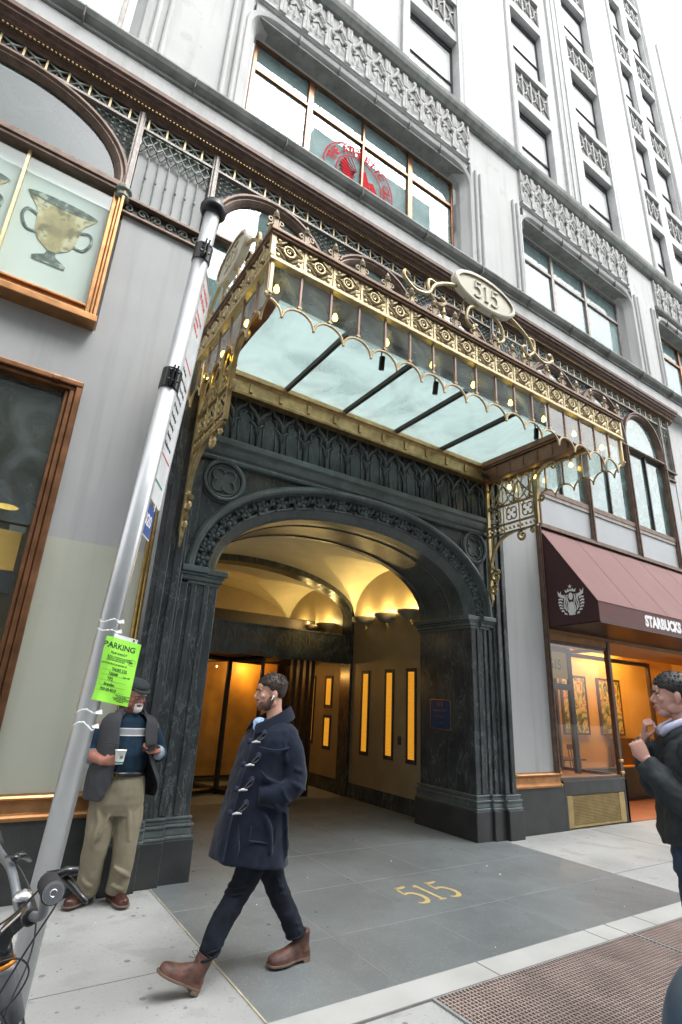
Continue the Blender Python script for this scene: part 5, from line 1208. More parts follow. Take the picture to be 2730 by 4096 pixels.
q = text_mb('6020', .11, .0006, bold=.002); q.xf(SX @ T(.22, 2.7, .0036)); q.build('numerals', 'white_print', bp_)
g = MB(); 
for x in (.12, .33): g.tube([(x, .004, 2.79), (x, .004, 2.86)], .004, 5)
g.box(.066, .374, -.0035, .0035, 2.595, 2.6); g.xf(SM); g.build('link', 'white_print', bp_)
# ---- green film-shoot notice in a plastic sleeve taped to the pole
fl = thing('parking_notice', 'lime green paper notice in a clear plastic sleeve taped to the pole', 'notice', (.66, -2.36, 1.6))
UX = Vector((.985, .0, -.165)).normalized(); UZ = Vector((.055, -.02, 1)).normalized()
def FP(u, v, d=0): # u across (0..1), v up (0..1): sheet curling round the pole on its left part
    base = Vector((.556, -2.338, 1.593))+UX*(.205*u)+UZ*(.335*v)
    curl = -.022*math.exp(-((u-.18)/.22)**2)+.03*max(0, .16-u)/.16+.006*math.sin(v*5+u*4)
    return base+Vector((0, curl-d, 0))
def sheet(u0, u1, v0, v1, d, nu=16, nv=10):
    g = MB(); vs = [FP(u0+(u1-u0)*i/nu, v0+(v1-v0)*j/nv, d) for j in range(nv+1) for i in range(nu+1)]
    g.add(vs, [(j*(nu+1)+i, j*(nu+1)+i+1, (j+1)*(nu+1)+i+1, (j+1)*(nu+1)+i) for j in range(nv) for i in range(nu)]); return g
sheet(0, 1, 0, 1, 0).build('paper', 'flyer_green', fl, smooth=True)
g = sheet(.2, .88, 1.0, 1.06, 0); g.build('sleeve_flap', 'plastic_clear', fl, smooth=True)
def ftext(s_, w, u, v, m_='ink', sx=1., bold=.0006, align='LEFT'):
    q = text_mb(s_, w, 0, bold=bold, align=align, sx=sx); vs = []
    q.v = [tuple(FP(u+x/.205, v+y/.335, .0012)) for x, y, z in q.v]; TX.add(q.v, q.f)
TX = MB(); ftext('PARKING', .042, .0, .87, sx=1.02, bold=.001)
TX.v = TX.v
for (s_, w, u, v, sx) in (('FILM SHOOT', .017, .22, .76, 1), ('BE HELD A MAXIMUM OF 24 HOURS IN', .0085, .16, .70, .95), ('THE DATE & TIME INDICATED BELOW', .0085, .16, .672, .95), ('SPACES BECOME AVAILABLE', .0085, .16, .644, .95), ('VEHICLES MUST BE MOVED BY:', .0115, .06, .585, .9), ('THURS 2/20', .022, .36, .51, .75), ('7:00AM', .022, .3, .435, .75), ('AM / PM', .011, .7, .42, 1), ('TP2', .025, .3, .355, .8), ('Brendan', .021, .24, .27, .85), ('929-28-4010', .02, .18, .19, .85), ('THE CITY OF NEW YORK', .007, .62, .135, 1), ('MAYOR’S OFFICE', .007, .66, .113, 1), ('OF MEDIA AND ENTERTAINMENT', .007, .56, .091, 1), ('Office of Film, Theatre and', .007, .6, .069, 1), ('Broadcasting', .007, .68, .047, 1)): ftext(s_, w, u, v, sx=sx, bold=.0003 if w < .02 else .0006)
ftext('NY', .015, .79, .665, bold=.0008)
TX.build('print', 'ink', fl); mat('ink', (.02, .06, .03), .6)
g = MB(); pts = [FP(.85+.03*1.1*3*math.cos(a)*1.0, .675+.052*math.sin(a), .0012) for a in [i*.2618 for i in range(24)]]; g.tube(pts, .0006, 4, closed=True)
for v in (.485, .41, .325, .245, .165): g.tube([FP(.12+.02*k, v, .0012) for k in range(0, 36)], .0004, 4)
g.build('ruled_lines', 'ink', fl)
g = MB(); q = FP(.78, 1.03, .001); g.lathe([(.006, 0), (.001, -.001)], q, 10, 'y'); g.build('punch_hole', 'ink', fl)
tp = MB()
for z, o_ in ((2.01, .0), (1.955, .01), (1.53, .0), (1.46, .015)):
    c = pp(z); tp.tube([c+Vector((.0585*math.cos(a), .0585*math.sin(a), .012*math.sin(3*a+z*9)+o_*math.sin(a*2))) for a in [i*.449 for i in range(14)]], .004, 4, closed=True, flat=.3)
    e = c+Vector((.03, -.06, 0)); tp.add([e, e+Vector((.03, -.012, .012)), e+Vector((.034, -.02, -.012)), e+Vector((.005, -.01, -.01))], [(0, 1, 2, 3)])
tp.build('tape', 'plastic_clear', fl)
# ================================================================ PEOPLE
mat('skin', (.52, .29, .215), .5, ns=30, na=.06); mat('skin_ruddy', (.36, .15, .11), .5, ns=30, na=.1); mat('skin_pale', (.46, .25, .2), .5, ns=30, na=.05)
mat('hair_brown', (.035, .022, .016), .6, ns=80, na=.5, bs=90, bd=.004); mat('hair_black', (.018, .016, .018), .5, ns=60, na=.6, bs=90, bd=.004); mat('beard_white', (.62, .6, .58), .8, ns=60, na=.15, bs=120, bd=.003); mat('stubble', (.11, .055, .04), .8, ns=60, na=.3)
mat('lip', (.36, .13, .11), .5); mat('eye_white', (.7, .68, .66), .2); mat('eye_dark', (.02, .015, .012), .2)
mat('coat_navy', (.0085, .0125, .025), .95, ns=5, na=.25, bs=160, bd=.0014, sheen=.12, spec=.15); mat('denim_dark', (.010, .013, .02), .9, ns=9, na=.45, bs=200, bd=.0008, spec=.2)
mat('boot_leather', (.095, .04, .028), .6, ns=14, na=.55, bs=35, bd=.003, streak=((.03, .015, .012), .6)); mat('boot_sole', (.13, .085, .06), .7); mat('horn', (.45, .45, .47), .4)
mat('shirt_check', (.35, .5, .75), .8, ns=40, na=.5)
mat('vest_grey', (.05, .052, .058), .9, ns=4, na=.15, bs=200, bd=.0006, spec=.2); mat('shirt_navy', (.014, .032, .056), .95, ns=8, na=.15, bs=200, bd=.0006, spec=.2); mat('khaki', (.2, .175, .12), .85, ns=5, na=.12, bs=150, bd=.0006)
mat('cap_wool', (.035, .042, .045), .95, ns=60, na=.3, bs=150, bd=.001); mat('belt', (.012, .012, .014), .3); mat('shoe_brown', (.05, .018, .013), .35, ns=9, na=.35)
mat('jacket_dark', (.02, .026, .03), .75, ns=6, na=.2, bs=120, bd=.0008, spec=.3); mat('jeans_blue', (.015, .035, .075), .85, ns=9, na=.3, bs=200, bd=.0006)
mat('cup_white', (.8, .8, .78), .5); mat('shirt_pale', (.5, .52, .7), .8, ns=40, na=.15)
def RX(a): return Matrix.Rotation(a, 4, 'X')
def RY(a): return Matrix.Rotation(a, 4, 'Y')
def RZ(a): return Matrix.Rotation(a, 4, 'Z')
def head(mb, M, w=1.):
    k = len(mb.v); E = mb.ell
    E((0, .018, .152), (.077*w, .097, .092), 20, 14); E((0, -.03, .1), (.062*w, .062, .085), 18, 12)
    E((0, -.052, .03), (.036*w, .036, .032), 12, 8); E((0, -.076, .022), (.022, .016, .018), 10, 8)
    for s in (-1, 1):
        E((s*.046*w, -.005, .055), (.02, .045, .032), 10, 8); E((s*.04*w, -.066, .1), (.022, .018, .02), 10, 8); E((s*.032, -.081, .143), (.026, .012, .010), 10, 6)
        E((s*.079*w, .012, .112), (.010, .019, .032), 10, 8); E((s*.011, -.097, .088), (.009, .009, .008), 8, 6); E((s*.078*w, .01, .085), (.008, .012, .014), 8, 6)
    mb.tube([(0, -.082, .142), (0, -.095, .12), (0, -.110, .098), (0, -.103, .088)], [.009, .011, .014, .011], 10)
    E((0, -.083, .058), (.024, .014, .022), 12, 8); E((0, -.093, .065), (.02, .008, .005), 10, 6); E((0, -.091, .054), (.018, .008, .006), 10, 6)
    E((0, -.075, .165), (.05, .02, .03), 12, 8)
    mb.tube([(0, .03, .09), (0, .032, .02), (0, .045, -.09)], [.056, .054, .062], 16)
    return mb.xf(M, k)
def face_bits(p, M, lips=True, brow='hair_brown'):
    g = MB()
    for s in (-1, 1): g.ell((s*.031, -.079, .124), (.0125, .0085, .0075), 12, 8)
    g.xf(M); g.build('eye_white', 'eye_white', p, smooth=True)
    g = MB()
    for s in (-1, 1): g.ell((s*.031, -.0868, .124), (.0052, .002, .0052), 10, 6)
    g.xf(M); g.build('iris', 'eye_dark', p, smooth=True)
    g = MB()
    for s in (-1, 1): g.tube([(s*.012, -.094, .142), (s*.03, -.0945, .149), (s*.052, -.083, .144)], [.004, .005, .003], 6); g.tube([(s*.018, -.085, .128), (s*.031, -.089, .1325), (s*.044, -.082, .128)], .002, 5)
    g.xf(M); g.build('eyebrow', brow, p, smooth=True)
    if lips: g = MB(); g.tube([(-.02, -.096, .061), (0, -.1025, .0635), (.02, -.096, .061)], [.003, .0055, .003], 8); g.tube([(-.018, -.094, .056), (0, -.1, .054), (.018, -.094, .056)], [.003, .006, .003], 8); g.xf(M); g.build('lips', 'lip', p, smooth=True)
def hair_cap(p, M, m_, grow=.012, line=.172, back=.06, rough=.006, seed=1, side=.1):
    # strands: many short tapered locks over the skull above the hairline
    rg = random.Random(seed); g = MB(); C_ = Vector((0, .018, .152)); Rr = Vector((.079, .099, .094))
    k0 = len(g.v); NU, NV = 36, 20; vs = []
    for j in range(NV+1):
        th = math.pi*(.02+.72*j/NV)
        for i in range(NU):
            a = 6.28318*i/NU; d = Vector((math.sin(th)*math.cos(a), math.sin(th)*math.sin(a), math.cos(th)))
            n = mnoise.noise(Vector((d.x*6+seed, d.y*6, d.z*6)))*.5+mnoise.noise(d*22)*.5
            f = 1+grow/.09*(1+.6*n)*(.3+.7*max(0, min(1, (d.z+.15)/.5)))
            q = C_+Vector((d.x*Rr.x*f, d.y*Rr.y*f, d.z*Rr.z*f))
            # hairline: front high, sides to the ear, back low
            fr = max(0, -d.y); lim = line*fr+(side if abs(d.x) > .55 and d.y < .25 else back)*(1-fr)
            if q.z < lim: q = C_+Vector((d.x*Rr.x*.9, d.y*Rr.y*.9, d.z*Rr.z*.9))
            vs.append(q)
    fs = [(j*NU+i, j*NU+(i+1) % NU, (j+1)*NU+(i+1) % NU, (j+1)*NU+i) for j in range(NV) for i in range(NU)]
    g.add(vs, fs+[tuple(range(NU))])
    for i in range(260):
        th = math.acos(1-rg.random()*1.15); a = rg.uniform(0, 6.28318); d = Vector((math.sin(th)*math.cos(a), math.sin(th)*math.sin(a), math.cos(th)))
        q = C_+Vector((d.x*Rr.x, d.y*Rr.y, d.z*Rr.z)); fr = max(0, -d.y); sh_ = max(0, min(1, (d.z+.1)/.5)); lim = line*fr+(side if abs(d.x) > .55 and d.y < .25 else back)*(1-fr)
        if q.z < lim+.008: continue
        t_ = Vector((rg.uniform(-.4, .4), rg.uniform(-.2, 1), rg.uniform(-.6, .3))); t_ = (t_-d*t_.dot(d)*.75).normalized()
        L_ = rg.uniform(.010, .02)*(.4+.6*sh_); e_ = grow*(.3+.7*sh_); g.tube([q+d*e_*.5, q+d*(e_+rough*sh_*.8)+t_*L_*.5, q+d*(e_+rough*.4*sh_)+t_*L_], [.0034, .0026, .0006], 4)
    g.xf(M); return g.build('hair', m_, p, smooth=True)
def hand(mb, M, s=1, curl=(.5, .7, .5), th=(.7, -.5, .5), thc=.3, spread=.0):
    k = len(mb.v); mb.loft([[(x*math.cos(a), y*math.sin(a)+oy, z) for a in [i*.5236 for i in range(12)]] for x, y, z, oy in ((.027, .019, -.03, 0), (.03, .018, .0, 0), (.037, .017, .03, 0), (.042, .0155, .065, 0), (.041, .013, .088, 0), (.036, .009, .096, 0))])
    mb.ell((s*.024, -.009, .028), (.017, .013, .03), 10, 8)
    for i, (x, l) in enumerate(((-.031, .062), (-.0105, .078), (.0105, .083), (.031, .074))):
        x *= s; x = x; l = (.062, .078, .083, .074)[i] if s > 0 else (.062, .078, .083, .074)[i]
        p = Vector((x, 0, .085)); a = .05; pts = [p, ]
        d0 = Vector((x*spread*8, 0, 1)).normalized()
        for c, f in zip(curl, (.45, .32, .23)):
            a += c*(1+.06*i); d = Vector((d0.x, -math.sin(a), math.cos(a)*d0.z)); pts.append(pts[-1]+d*l*f)
        mb.tube(pts, [.0092, .0086, .0078, .0062], 8); mb.ell(pts[-1], (.0062, .0062, .0062), 8, 6)
        for q, r in zip(pts[1:3], (.0092, .0084)): mb.ell(q, (r, r, r), 8, 6)
    t = Vector((s*th[0], th[1], th[2])).normalized(); p = Vector((s*.026, -.006, .018)); q1 = p+t*.034; t2 = (t+Vector((-s*thc, -thc*.3, thc*.6))).normalized(); q2 = q1+t2*.03; q3 = q2+(t2+Vector((-s*thc*.7, 0, .1))).normalized()*.024
    mb.tube([p, q1, q2, q3], [.0125, .011, .0095, .007], 8); mb.ell(q3, (.007, .007, .007), 8, 6); mb.ell(q1, (.0115, .0115, .0115), 8, 6)
    return mb.xf(M, k)
def aim(o, d, roll=(0, -1, 0)):    # matrix with +Z along d and palm normal (-Y) toward roll
    z = Vector(d).normalized(); y = -(Vector(roll)-z*Vector(roll).dot(z)).normalized(); x = y.cross(z)
    m = Matrix((x, y, z)).transposed().to_4x4(); m.translation = Vector(o); return m
def ring(cx, cy, z, a, b, p=2.3, n=28, tx=0, ty=0, yaw=0):
    out = []
    for i in range(n):
        t = 6.28318*i/n; c, s = math.cos(t), math.sin(t); x = a*math.copysign(abs(c)**(2/p), c); y = b*math.copysign(abs(s)**(2/p), s)
        X, Y = x*math.cos(yaw)-y*math.sin(yaw), x*math.sin(yaw)+y*math.cos(yaw); out.append((cx+X, cy+Y, z+tx*X+ty*Y))
    return out
def shoe(p, M, L=.29, m_='boot_leather', shaft=.13, w=.048, lace=True):
    g = MB(); R2 = []
    for t, hw, h, zb in ((0, .028, .055, .02), (.05, .037, .085, .016), (.15, .039, .11, .014), (.3, .04, .115, .014), (.45, .043, .095, .014), (.6, w, .074, .014), (.75, w+.002, .064, .015), (.88, w-.006, .056, .017), (.96, w-.02, .046, .02), (1, .012, .034, .024)):
        y = .07-L*t; R2.append([(hw*math.cos(a), y, (zb if math.sin(a) < 0 else zb)+(h-.0)*max(0, math.sin(a))**.8 if math.sin(a) > 0 else zb) for a in [i*.3927 for i in range(16)]])
    g.loft(R2)
    if shaft: g.tube([(0, .022, .05), (0, .018, .09), (0, .02, shaft)], [.046, .048, .05], 16)
    g.xf(M); b = g.build('shoe', m_, p, smooth=True); remesh(b, .005, 3)
    g = MB(); prof = [(hw+.006, .074-(L+.01)*t) for t, hw in ((0, .02), (.05, .031), (.2, .034), (.4, .035), (.6, w), (.78, w+.001), (.9, w-.008), (.97, w-.022), (1, .004))]
    pl_ = [(x, y) for x, y in prof]+[(-x, y) for x, y in prof[::-1]]; g.prism(pl_, 'z', .008, .022); 
    hp = [(x, y) for x, y in prof if y > .0]; g.prism([(x, y) for x, y in hp]+[(-x, y) for x, y in hp[::-1]], 'z', -.012, .008)
    g.xf(M); g.build('sole', 'boot_sole', b, bevel=.003)
    if lace:
        g = MB()
        for k in range(4): y = -.01-.018*k; z = .125-.016*k; g.tube([(-.022, y+.01, z-.006), (0, y, z+.004), (.022, y-.006, z-.006)], .0026, 5)
        for s in (-1, 1): g.tube([(0, -.0, .132), (s*.03, -.03, .165), (s*.05, -.05, .15), (s*.02, -.02, .134), (s*.045, -.055, .12)], .002, 5)
        g.xf(M); g.build('lace', 'black_print', b)
    return b
# ---------------------------------------------------------------- walking man
A = thing('person', 'man in navy duffel coat and brown boots striding left in front of the arch', 'person', (1.8, -1.9, 0))
HM = T(1.845, -1.905, 1.553) @ RZ(R_(-101)) @ RX(R_(3))
g = MB(); head(g, HM)
g.loft([ring(1.87, -1.9, z, a, b) for z, a, b in ((.9, .12, .15), (1.05, .12, .14), (1.2, .13, .15), (1.35, .12, .17), (1.43, .1, .14), (1.5, .05, .055))])
HN, HF = (1.85, -1.99, .92), (1.86, -1.82, .92)
g.tube([HN, (1.71, -1.965, .5), (1.55, -1.95, .16)], [.07, .048, .035], 12); g.tube([HF, (2.03, -1.86, .45), (2.205, -1.87, .15)], [.07, .048, .035], 12)
g.tube([(1.93, -2.04, 1.38), (1.95, -2.13, 1.12), (1.78, -2.09, 1.05)], [.045, .035, .026], 10); g.tube([(1.95, -1.72, 1.39), (2.0, -1.66, 1.12), (1.74, -1.7, 1.05)], [.045, .035, .026], 10)
b = g.build('body', 'skin', A, smooth=True); remesh(b, .0046, 3); BODY = b
face_bits(b, HM); hair_cap(b, HM, 'hair_brown', grow=.013, line=.2, back=.06, rough=.011, seed=3, side=.115)
g = MB(); g.ell((0, -.03, .045), (.062, .06, .045), 20, 12); g.ell((0, -.066, .026), (.032, .03, .026), 14, 10); g.ell((0, -.09, .072), (.026, .0105, .007), 12, 6)
for s in (-1, 1): g.ell((s*.053, -.012, .065), (.016, .03, .038), 12, 8)
g.xf(HM); q = g.build('beard', 'stubble', b, smooth=True); remesh(q, .005, 2)
g = MB(); g.ell((.086, .0, .1), (.006, .008, .008), 10, 6); g.tube([(.088, -.002, .1), (.088, -.016, .072)], .0035, 6); g.xf(HM); g.build('earbud', 'white_print', b, smooth=True)
# coat
g = MB()
CR = [(.635, 1.79, .255, .235, .10), (.75, 1.79, .24, .232, .06), (.9, 1.80, .22, .225, .03), (1.02, 1.812, .205, .22, 0), (1.15, 1.83, .198, .218, 0), (1.28, 1.86, .19, .222, 0), (1.37, 1.88, .178, .22, 0), (1.43, 1.893, .155, .19, 0), (1.475, 1.89, .115, .13, 0), (1.50, 1.875, .095, .095, 0)]
g.loft([ring(cx, -1.9, z, a, b_, 2.5, 32, tx=-t) for z, cx, a, b_, t in CR])
g.tube(cr_([(1.935, -2.02, 1.40), (1.95, -2.08, 1.32), (1.962, -2.12, 1.2), (1.955, -2.14, 1.11), (1.89, -2.14, 1.06), (1.79, -2.11, 1.045), (1.72, -2.09, 1.04)], 4), lerpl([.07, .076, .072, .074, .072, .066, .058], 4), 16)
g.tube(cr_([(1.93, -1.78, 1.41), (1.98, -1.70, 1.30), (2.02, -1.66, 1.16), (1.97, -1.65, 1.07), (1.85, -1.68, 1.05)], 4), lerpl([.075, .08, .072, .07, .06], 4), 16)
for P_, r in ((((1.93, -2.19, 1.17), (1.96, -2.195, 1.14), (2.02, -2.16, 1.12)), .016), (((1.90, -2.20, 1.13), (1.95, -2.215, 1.10), (2.02, -2.18, 1.08)), .015), (((1.92, -2.19, 1.21), (1.97, -2.195, 1.19), (2.03, -2.15, 1.18)), .014), (((1.84, -2.19, 1.10), (1.86, -2.205, 1.05), (1.91, -2.20, 1.0)), .014), (((1.80, -2.17, 1.0), (1.86, -2.16, .97), (1.95, -2.13, .98)), .016), (((1.70, -2.125, 1.2), (1.76, -2.13, 1.14), (1.84, -2.14, 1.12)), .014), (((1.75, -2.13, .95), (1.8, -2.14, .85), (1.82, -2.14, .72)), .016), (((1.92, -2.12, .95), (1.94, -2.12, .8), (1.95, -2.11, .68)), .015), (((1.87, -2.11, 1.38), (1.88, -2.13, 1.3), (1.89, -2.14, 1.22)), .014), (((1.6, -2.10, .9), (1.6, -2.115, .78), (1.6, -2.12, .68)), .013)):
    g.tube(cr_(P_, 4), [r*(.35+.65*math.sin(math.pi*i/8)) for i in range(9)], 8)
coat = g.build('coat', 'coat_navy', b, smooth=True); remesh(coat, .009, 3, .5, disp=(.16, .03))
# collar, front placket, yoke, pocket flap, toggles
g = MB()
for s in (-1, 1):
    pts = [(1.72, s*.035, 1.47), (1.75, s*.085, 1.49), (1.83, s*.105, 1.53), (1.92, s*.095, 1.575), (1.985, s*.04, 1.60), (1.99, 0, 1.60)]
    out = [(1.70, s*.075, 1.40), (1.76, s*.125, 1.425), (1.86, s*.14, 1.455), (1.96, s*.12, 1.49), (2.03, s*.05, 1.52), (2.035, 0, 1.52)]
    g.loft([[Vector((a[0], -1.9+a[1], a[2])), Vector((o_[0], -1.9+o_[1], o_[2])), Vector((o_[0]+.008, -1.9+o_[1]*1.06, o_[2]-.006)), Vector((a[0]+.012, -1.9+a[1]*.86, a[2]-.004))] for a, o_ in zip(cr_(pts, 3), cr_(out, 3))])
cl = g.build('collar', 'coat_navy', coat, smooth=False); sd = cl.modifiers.new('s', 'SUBSURF'); sd.levels = sd.render_levels = 1
g = MB(); g.tube([(1.70, -1.99, 1.43), (1.665, -2.015, 1.3), (1.615, -2.02, 1.1), (1.575, -2.03, .88), (1.545, -2.04, .68)], .007, 5)
g.tube(cr_([(1.70, -2.09, 1.33), (1.8, -2.135, 1.315), (1.9, -2.14, 1.33)], 4), .006, 5)
g.tube([(1.68, -2.12, .88), (1.67, -2.125, .8), (1.84, -2.14, .77), (1.85, -2.14, .86)], .005, 5)
g.build('seam', 'seam_navy', coat); mat('seam_navy', (.012, .016, .04), .95)
g = MB(); gl_ = MB(); gp = MB()
for (x, z, y) in ((1.675, 1.365, -2.055), (1.64, 1.228, -2.07), (1.605, 1.085, -2.075), (1.575, .955, -2.085)):
    g.tube([(x-.028, y-.022, z-.006), (x, y-.028, z), (x+.03, y-.03, z-.004)], [.004, .0085, .004], 8)
    gl_.tube(cr_([(x, y-.03, z+.0), (x+.03, y-.028, z+.035), (x+.06, y-.03, z+.055), (x+.06, y-.03, z+.03), (x+.02, y-.03, z+.005)], 3), .0035, 5)
    gp.ell((x+.06, y-.018, z+.05), (.022, .012, .024), 10, 6); gp.ell((x-.035, y+.0, z+.0), (.018, .012, .02), 10, 6)
g.build('toggle', 'horn', coat, smooth=True); gl_.build('cord', 'black_print', coat); gp.build('toggle_patch', 'seam_navy', coat, smooth=True)
g = MB(); g.ell((1.775, -1.905, 1.475), (.05, .045, .035), 12, 8); g.ell((1.76, -1.915, 1.45), (.04, .03, .04), 10, 8); g.build('scarf', 'shirt_check', b, smooth=True)
# trousers with folds at knee and ankle, boots
g = MB()
g.tube(cr_([(1.82, -1.985, .80), (1.775, -1.975, .62), (1.705, -1.965, .48), (1.61, -1.96, .33), (1.55, -1.955, .19)], 5), lerpl([.098, .088, .075, .068, .062], 5), 18)
g.tube(cr_([(1.90, -1.85, .80), (1.955, -1.855, .62), (2.035, -1.86, .44), (2.12, -1.865, .30), (2.20, -1.87, .165)], 5), lerpl([.098, .088, .075, .066, .062], 5), 18)
g.loft([ring(1.86, -1.9, z, a, b_) for z, a, b_ in ((.72, .1, .14), (.85, .12, .15), (1.0, .12, .14))])
for (px, py, pz, ang, r) in ((1.72, -2.03, .53, .3, .012), (1.70, -2.035, .495, .2, .012), (1.69, -2.03, .46, .35, .011), (1.66, -2.03, .40, -.3, .010), (1.60, -2.015, .29, .5, .012), (1.58, -2.01, .24, .2, .013), (2.0, -1.935, .5, -.4, .012), (2.03, -1.935, .46, -.3, .012), (2.05, -1.93, .42, -.5, .011), (2.17, -1.93, .24, -.4, .012), (2.19, -1.93, .2, -.2, .012)):
    g.tube([(px-.06, py+.035, pz-.06*ang), (px, py, pz), (px+.06, py+.035, pz+.06*ang)], [r*.5, r, r*.5], 8)
tr = g.build('trousers', 'denim_dark', b, smooth=True); remesh(tr, .007, 2, .5, disp=(.07, .018))
g = MB()
for c, r in (((1.70, -1.965, .50), .075), ((1.72, -1.97, .535), .079), ((1.57, -1.955, .22), .066), ((1.553, -1.955, .185), .066)): g.tube([(c[0]+r*math.cos(a), c[1]+r*math.sin(a), c[2]+.02*math.cos(a)) for a in [i*.3927 for i in range(16)]], .008, 6, closed=True)
g.tube([(2.2+.062*math.cos(a), -1.87+.062*math.sin(a), .165+.02*math.cos(a)) for a in [i*.3927 for i in range(16)]], .008, 6, closed=True); g.builds('cuff_fold', 'denim_dark', tr, smooth=True)
MF = T(1.437, -1.955, .014) @ RZ(R_(-92)) @ T(0, .06, 0) @ RX(R_(-27)) @ T(0, -.06, 0)
shoe(b, MF, .28, 'boot_leather', .17, .056)
shoe(b, T(2.235, -1.875, .014) @ RZ(R_(-88)) @ RX(R_(1)), .30, 'boot_leather', .17, .056)
# ---------------------------------------------------------------- older man leaning by the pier
O = thing('person', 'older man in flat cap and grey vest reading a phone beside the pier', 'person', (1.27, -.36, 0))
HM = T(1.255, -.405, 1.478) @ RZ(R_(16)) @ RX(R_(10))
g = MB(); head(g, HM, 1.06)
g.loft([ring(1.25, -.36, z, a, b_) for z, a, b_ in ((.85, .15, .11), (1.0, .17, .13), (1.15, .17, .13), (1.3, .17, .11), (1.4, .13, .09), (1.45, .06, .06))])
g.tube([(1.16, -.36, .86), (1.16, -.34, .45), (1.185, -.24, .1)], [.08, .05, .035], 12); g.tube([(1.35, -.36, .86), (1.37, -.38, .45), (1.385, -.3, .1)], [.08, .05, .035], 12)
g.tube([(1.05, -.37, 1.37), (.985, -.36, 1.15)], [.045, .04], 12); g.tube([(.985, -.36, 1.15), (1.0, -.46, 1.115), (1.055, -.56, 1.09)], [.05, .046, .032], 14)
g.tube([(1.46, -.37, 1.37), (1.56, -.36, 1.15), (1.53, -.45, 1.15), (1.475, -.55, 1.165)], [.045, .04, .04, .03], 12)
hand(g, aim((1.058, -.565, 1.088), (.85, -.25, .12), (.2, .2, -1) and (.3, .95, .15)), 1, (.55, .75, .6), th=(.5, -.7, .6), thc=.4)
hand(g, aim((1.475, -.555, 1.165), (-.92, -.3, -.02), (.05, -.35, .95)), 1, (.4, .55, .4), th=(.75, -.5, .35), thc=.25)
b = g.build('body', 'skin_ruddy', O, smooth=True); remesh(b, .0046, 3)
face_bits(b, HM, brow='beard_white')
g = MB(); g.ell((0, -.085, .028), (.036, .024, .032), 16, 10); g.ell((0, -.07, .012), (.03, .025, .022), 12, 8); g.ell((0, -.096, .073), (.03, .01, .009), 12, 6)
for s in (-1, 1): g.ell((s*.032, -.088, .052), (.009, .011, .028), 10, 6)
g.xf(HM); q = g.build('beard', 'beard_white', b, smooth=True); remesh(q, .0045, 2, disp=(.01, .004))
g = MB(); 
for s in (-1, 1): g.tube([(s*.033+.021*math.cos(a), -.098, .124+.015*math.sin(a)) for a in [i*.5236 for i in range(12)]], .0013, 5, closed=True); g.tube([(s*.054, -.096, .13), (s*.08, -.02, .13), (s*.084, .015, .122)], .0013, 5)
g.tube([(-.012, -.098, .126), (.012, -.098, .126)], .0012, 5); g.xf(HM); g.build('glasses', 'black_iron', b)
hair_cap(b, HM, 'beard_grey', grow=.004, line=.26, back=.06, rough=.003, seed=5, side=.11); mat('beard_grey', (.3, .28, .26), .8, ns=60, na=.2)
g = MB()   # flat cap
g.loft([[Vector((x*1.02*math.cos(a), oy+y*math.sin(a), z+tz*math.sin(a))) for a in [i*.2618 for i in range(24)]] for x, y, oy, z, tz in ((.084, .104, .018, .178, .006), (.09, .112, .014, .195, .012), (.094, .118, .008, .215, .016), (.088, .11, .005, .24, .018), (.065, .08, .01, .258, .01), (.02, .03, .015, .264, 0))])
g.xf(HM); cp_ = g.build('cap', 'cap_wool', b, smooth=True)
g = MB(); g.loft([[Vector((.075*math.cos(a)*k, -.07-.062*k2*math.sin(a), .188-.020*k2*math.sin(a)+dz)) for a in [math.pi*i/14 for i in range(15)]] for k, k2, dz in ((1.05, .2, .012), (1.05, 1.15, .008), (1.04, 1.17, .0), (1.05, .2, -.002))], caps=False, closed=False); g.xf(HM); g.build('cap_peak', 'cap_wool', cp_, smooth=True)
# shirt and sleeves
g = MB(); g.loft([ring(1.26, -.385, z, a, b_, 2.2, 30, yaw=.1) for z, a, b_ in ((.97, .17, .145), (1.03, .185, .165), (1.12, .19, .175), (1.22, .185, .16), (1.32, .185, .135), (1.39, .17, .115), (1.425, .12, .09), (1.455, .068, .07))])
g.tube(cr_([(1.09, -.37, 1.35), (1.03, -.36, 1.27), (.995, -.35, 1.17), (.99, -.40, 1.125)], 4), lerpl([.06, .07, .07, .066], 4), 16)
g.tube(cr_([(1.42, -.37, 1.35), (1.49, -.36, 1.27), (1.545, -.35, 1.17), (1.54, -.42, 1.12), (1.5, -.50, 1.145)], 4), lerpl([.06, .07, .07, .068, .055], 4), 16)
sh = g.build('shirt', 'shirt_navy', b, smooth=True); remesh(sh, .009, 3, disp=(.09, .02))
g = MB(); 
def band(z0, z1, m_, nm, e=.006):
    g = MB(); k = 24; rr = []
    for z in (z0, z1):
        f = .5; 
        a_, b_ = .187, .142
        rr.append([Vector((1.26+(a_+e)*math.cos(t)*.98, -.385+(b_+e)*math.sin(t), z)) for t in [-math.pi*.85+math.pi*.7*i/k for i in range(k+1)]])
    g.loft([rr[0], rr[1]], caps=False, closed=False); return g.build(nm, m_, sh, smooth=True)
band(1.285, 1.335, 'stripe_grey', 'chest_stripe', .008); band(1.333, 1.341, 'white_print', 'stripe_edge', .0095); band(1.279, 1.287, 'white_print', 'stripe_edge', .0095); mat('stripe_grey', (.3, .32, .35), .85)
g = MB(); g.tube([(.987, -.395, 1.12), (.99, -.43, 1.112)], [.066, .062], 14); g.tube([(1.515, -.485, 1.14), (1.485, -.525, 1.16)], [.06, .052], 14); g.build('cuff', 'cuff_pale', sh, smooth=True); mat('cuff_pale', (.25, .3, .36), .85, ns=20, na=.4)
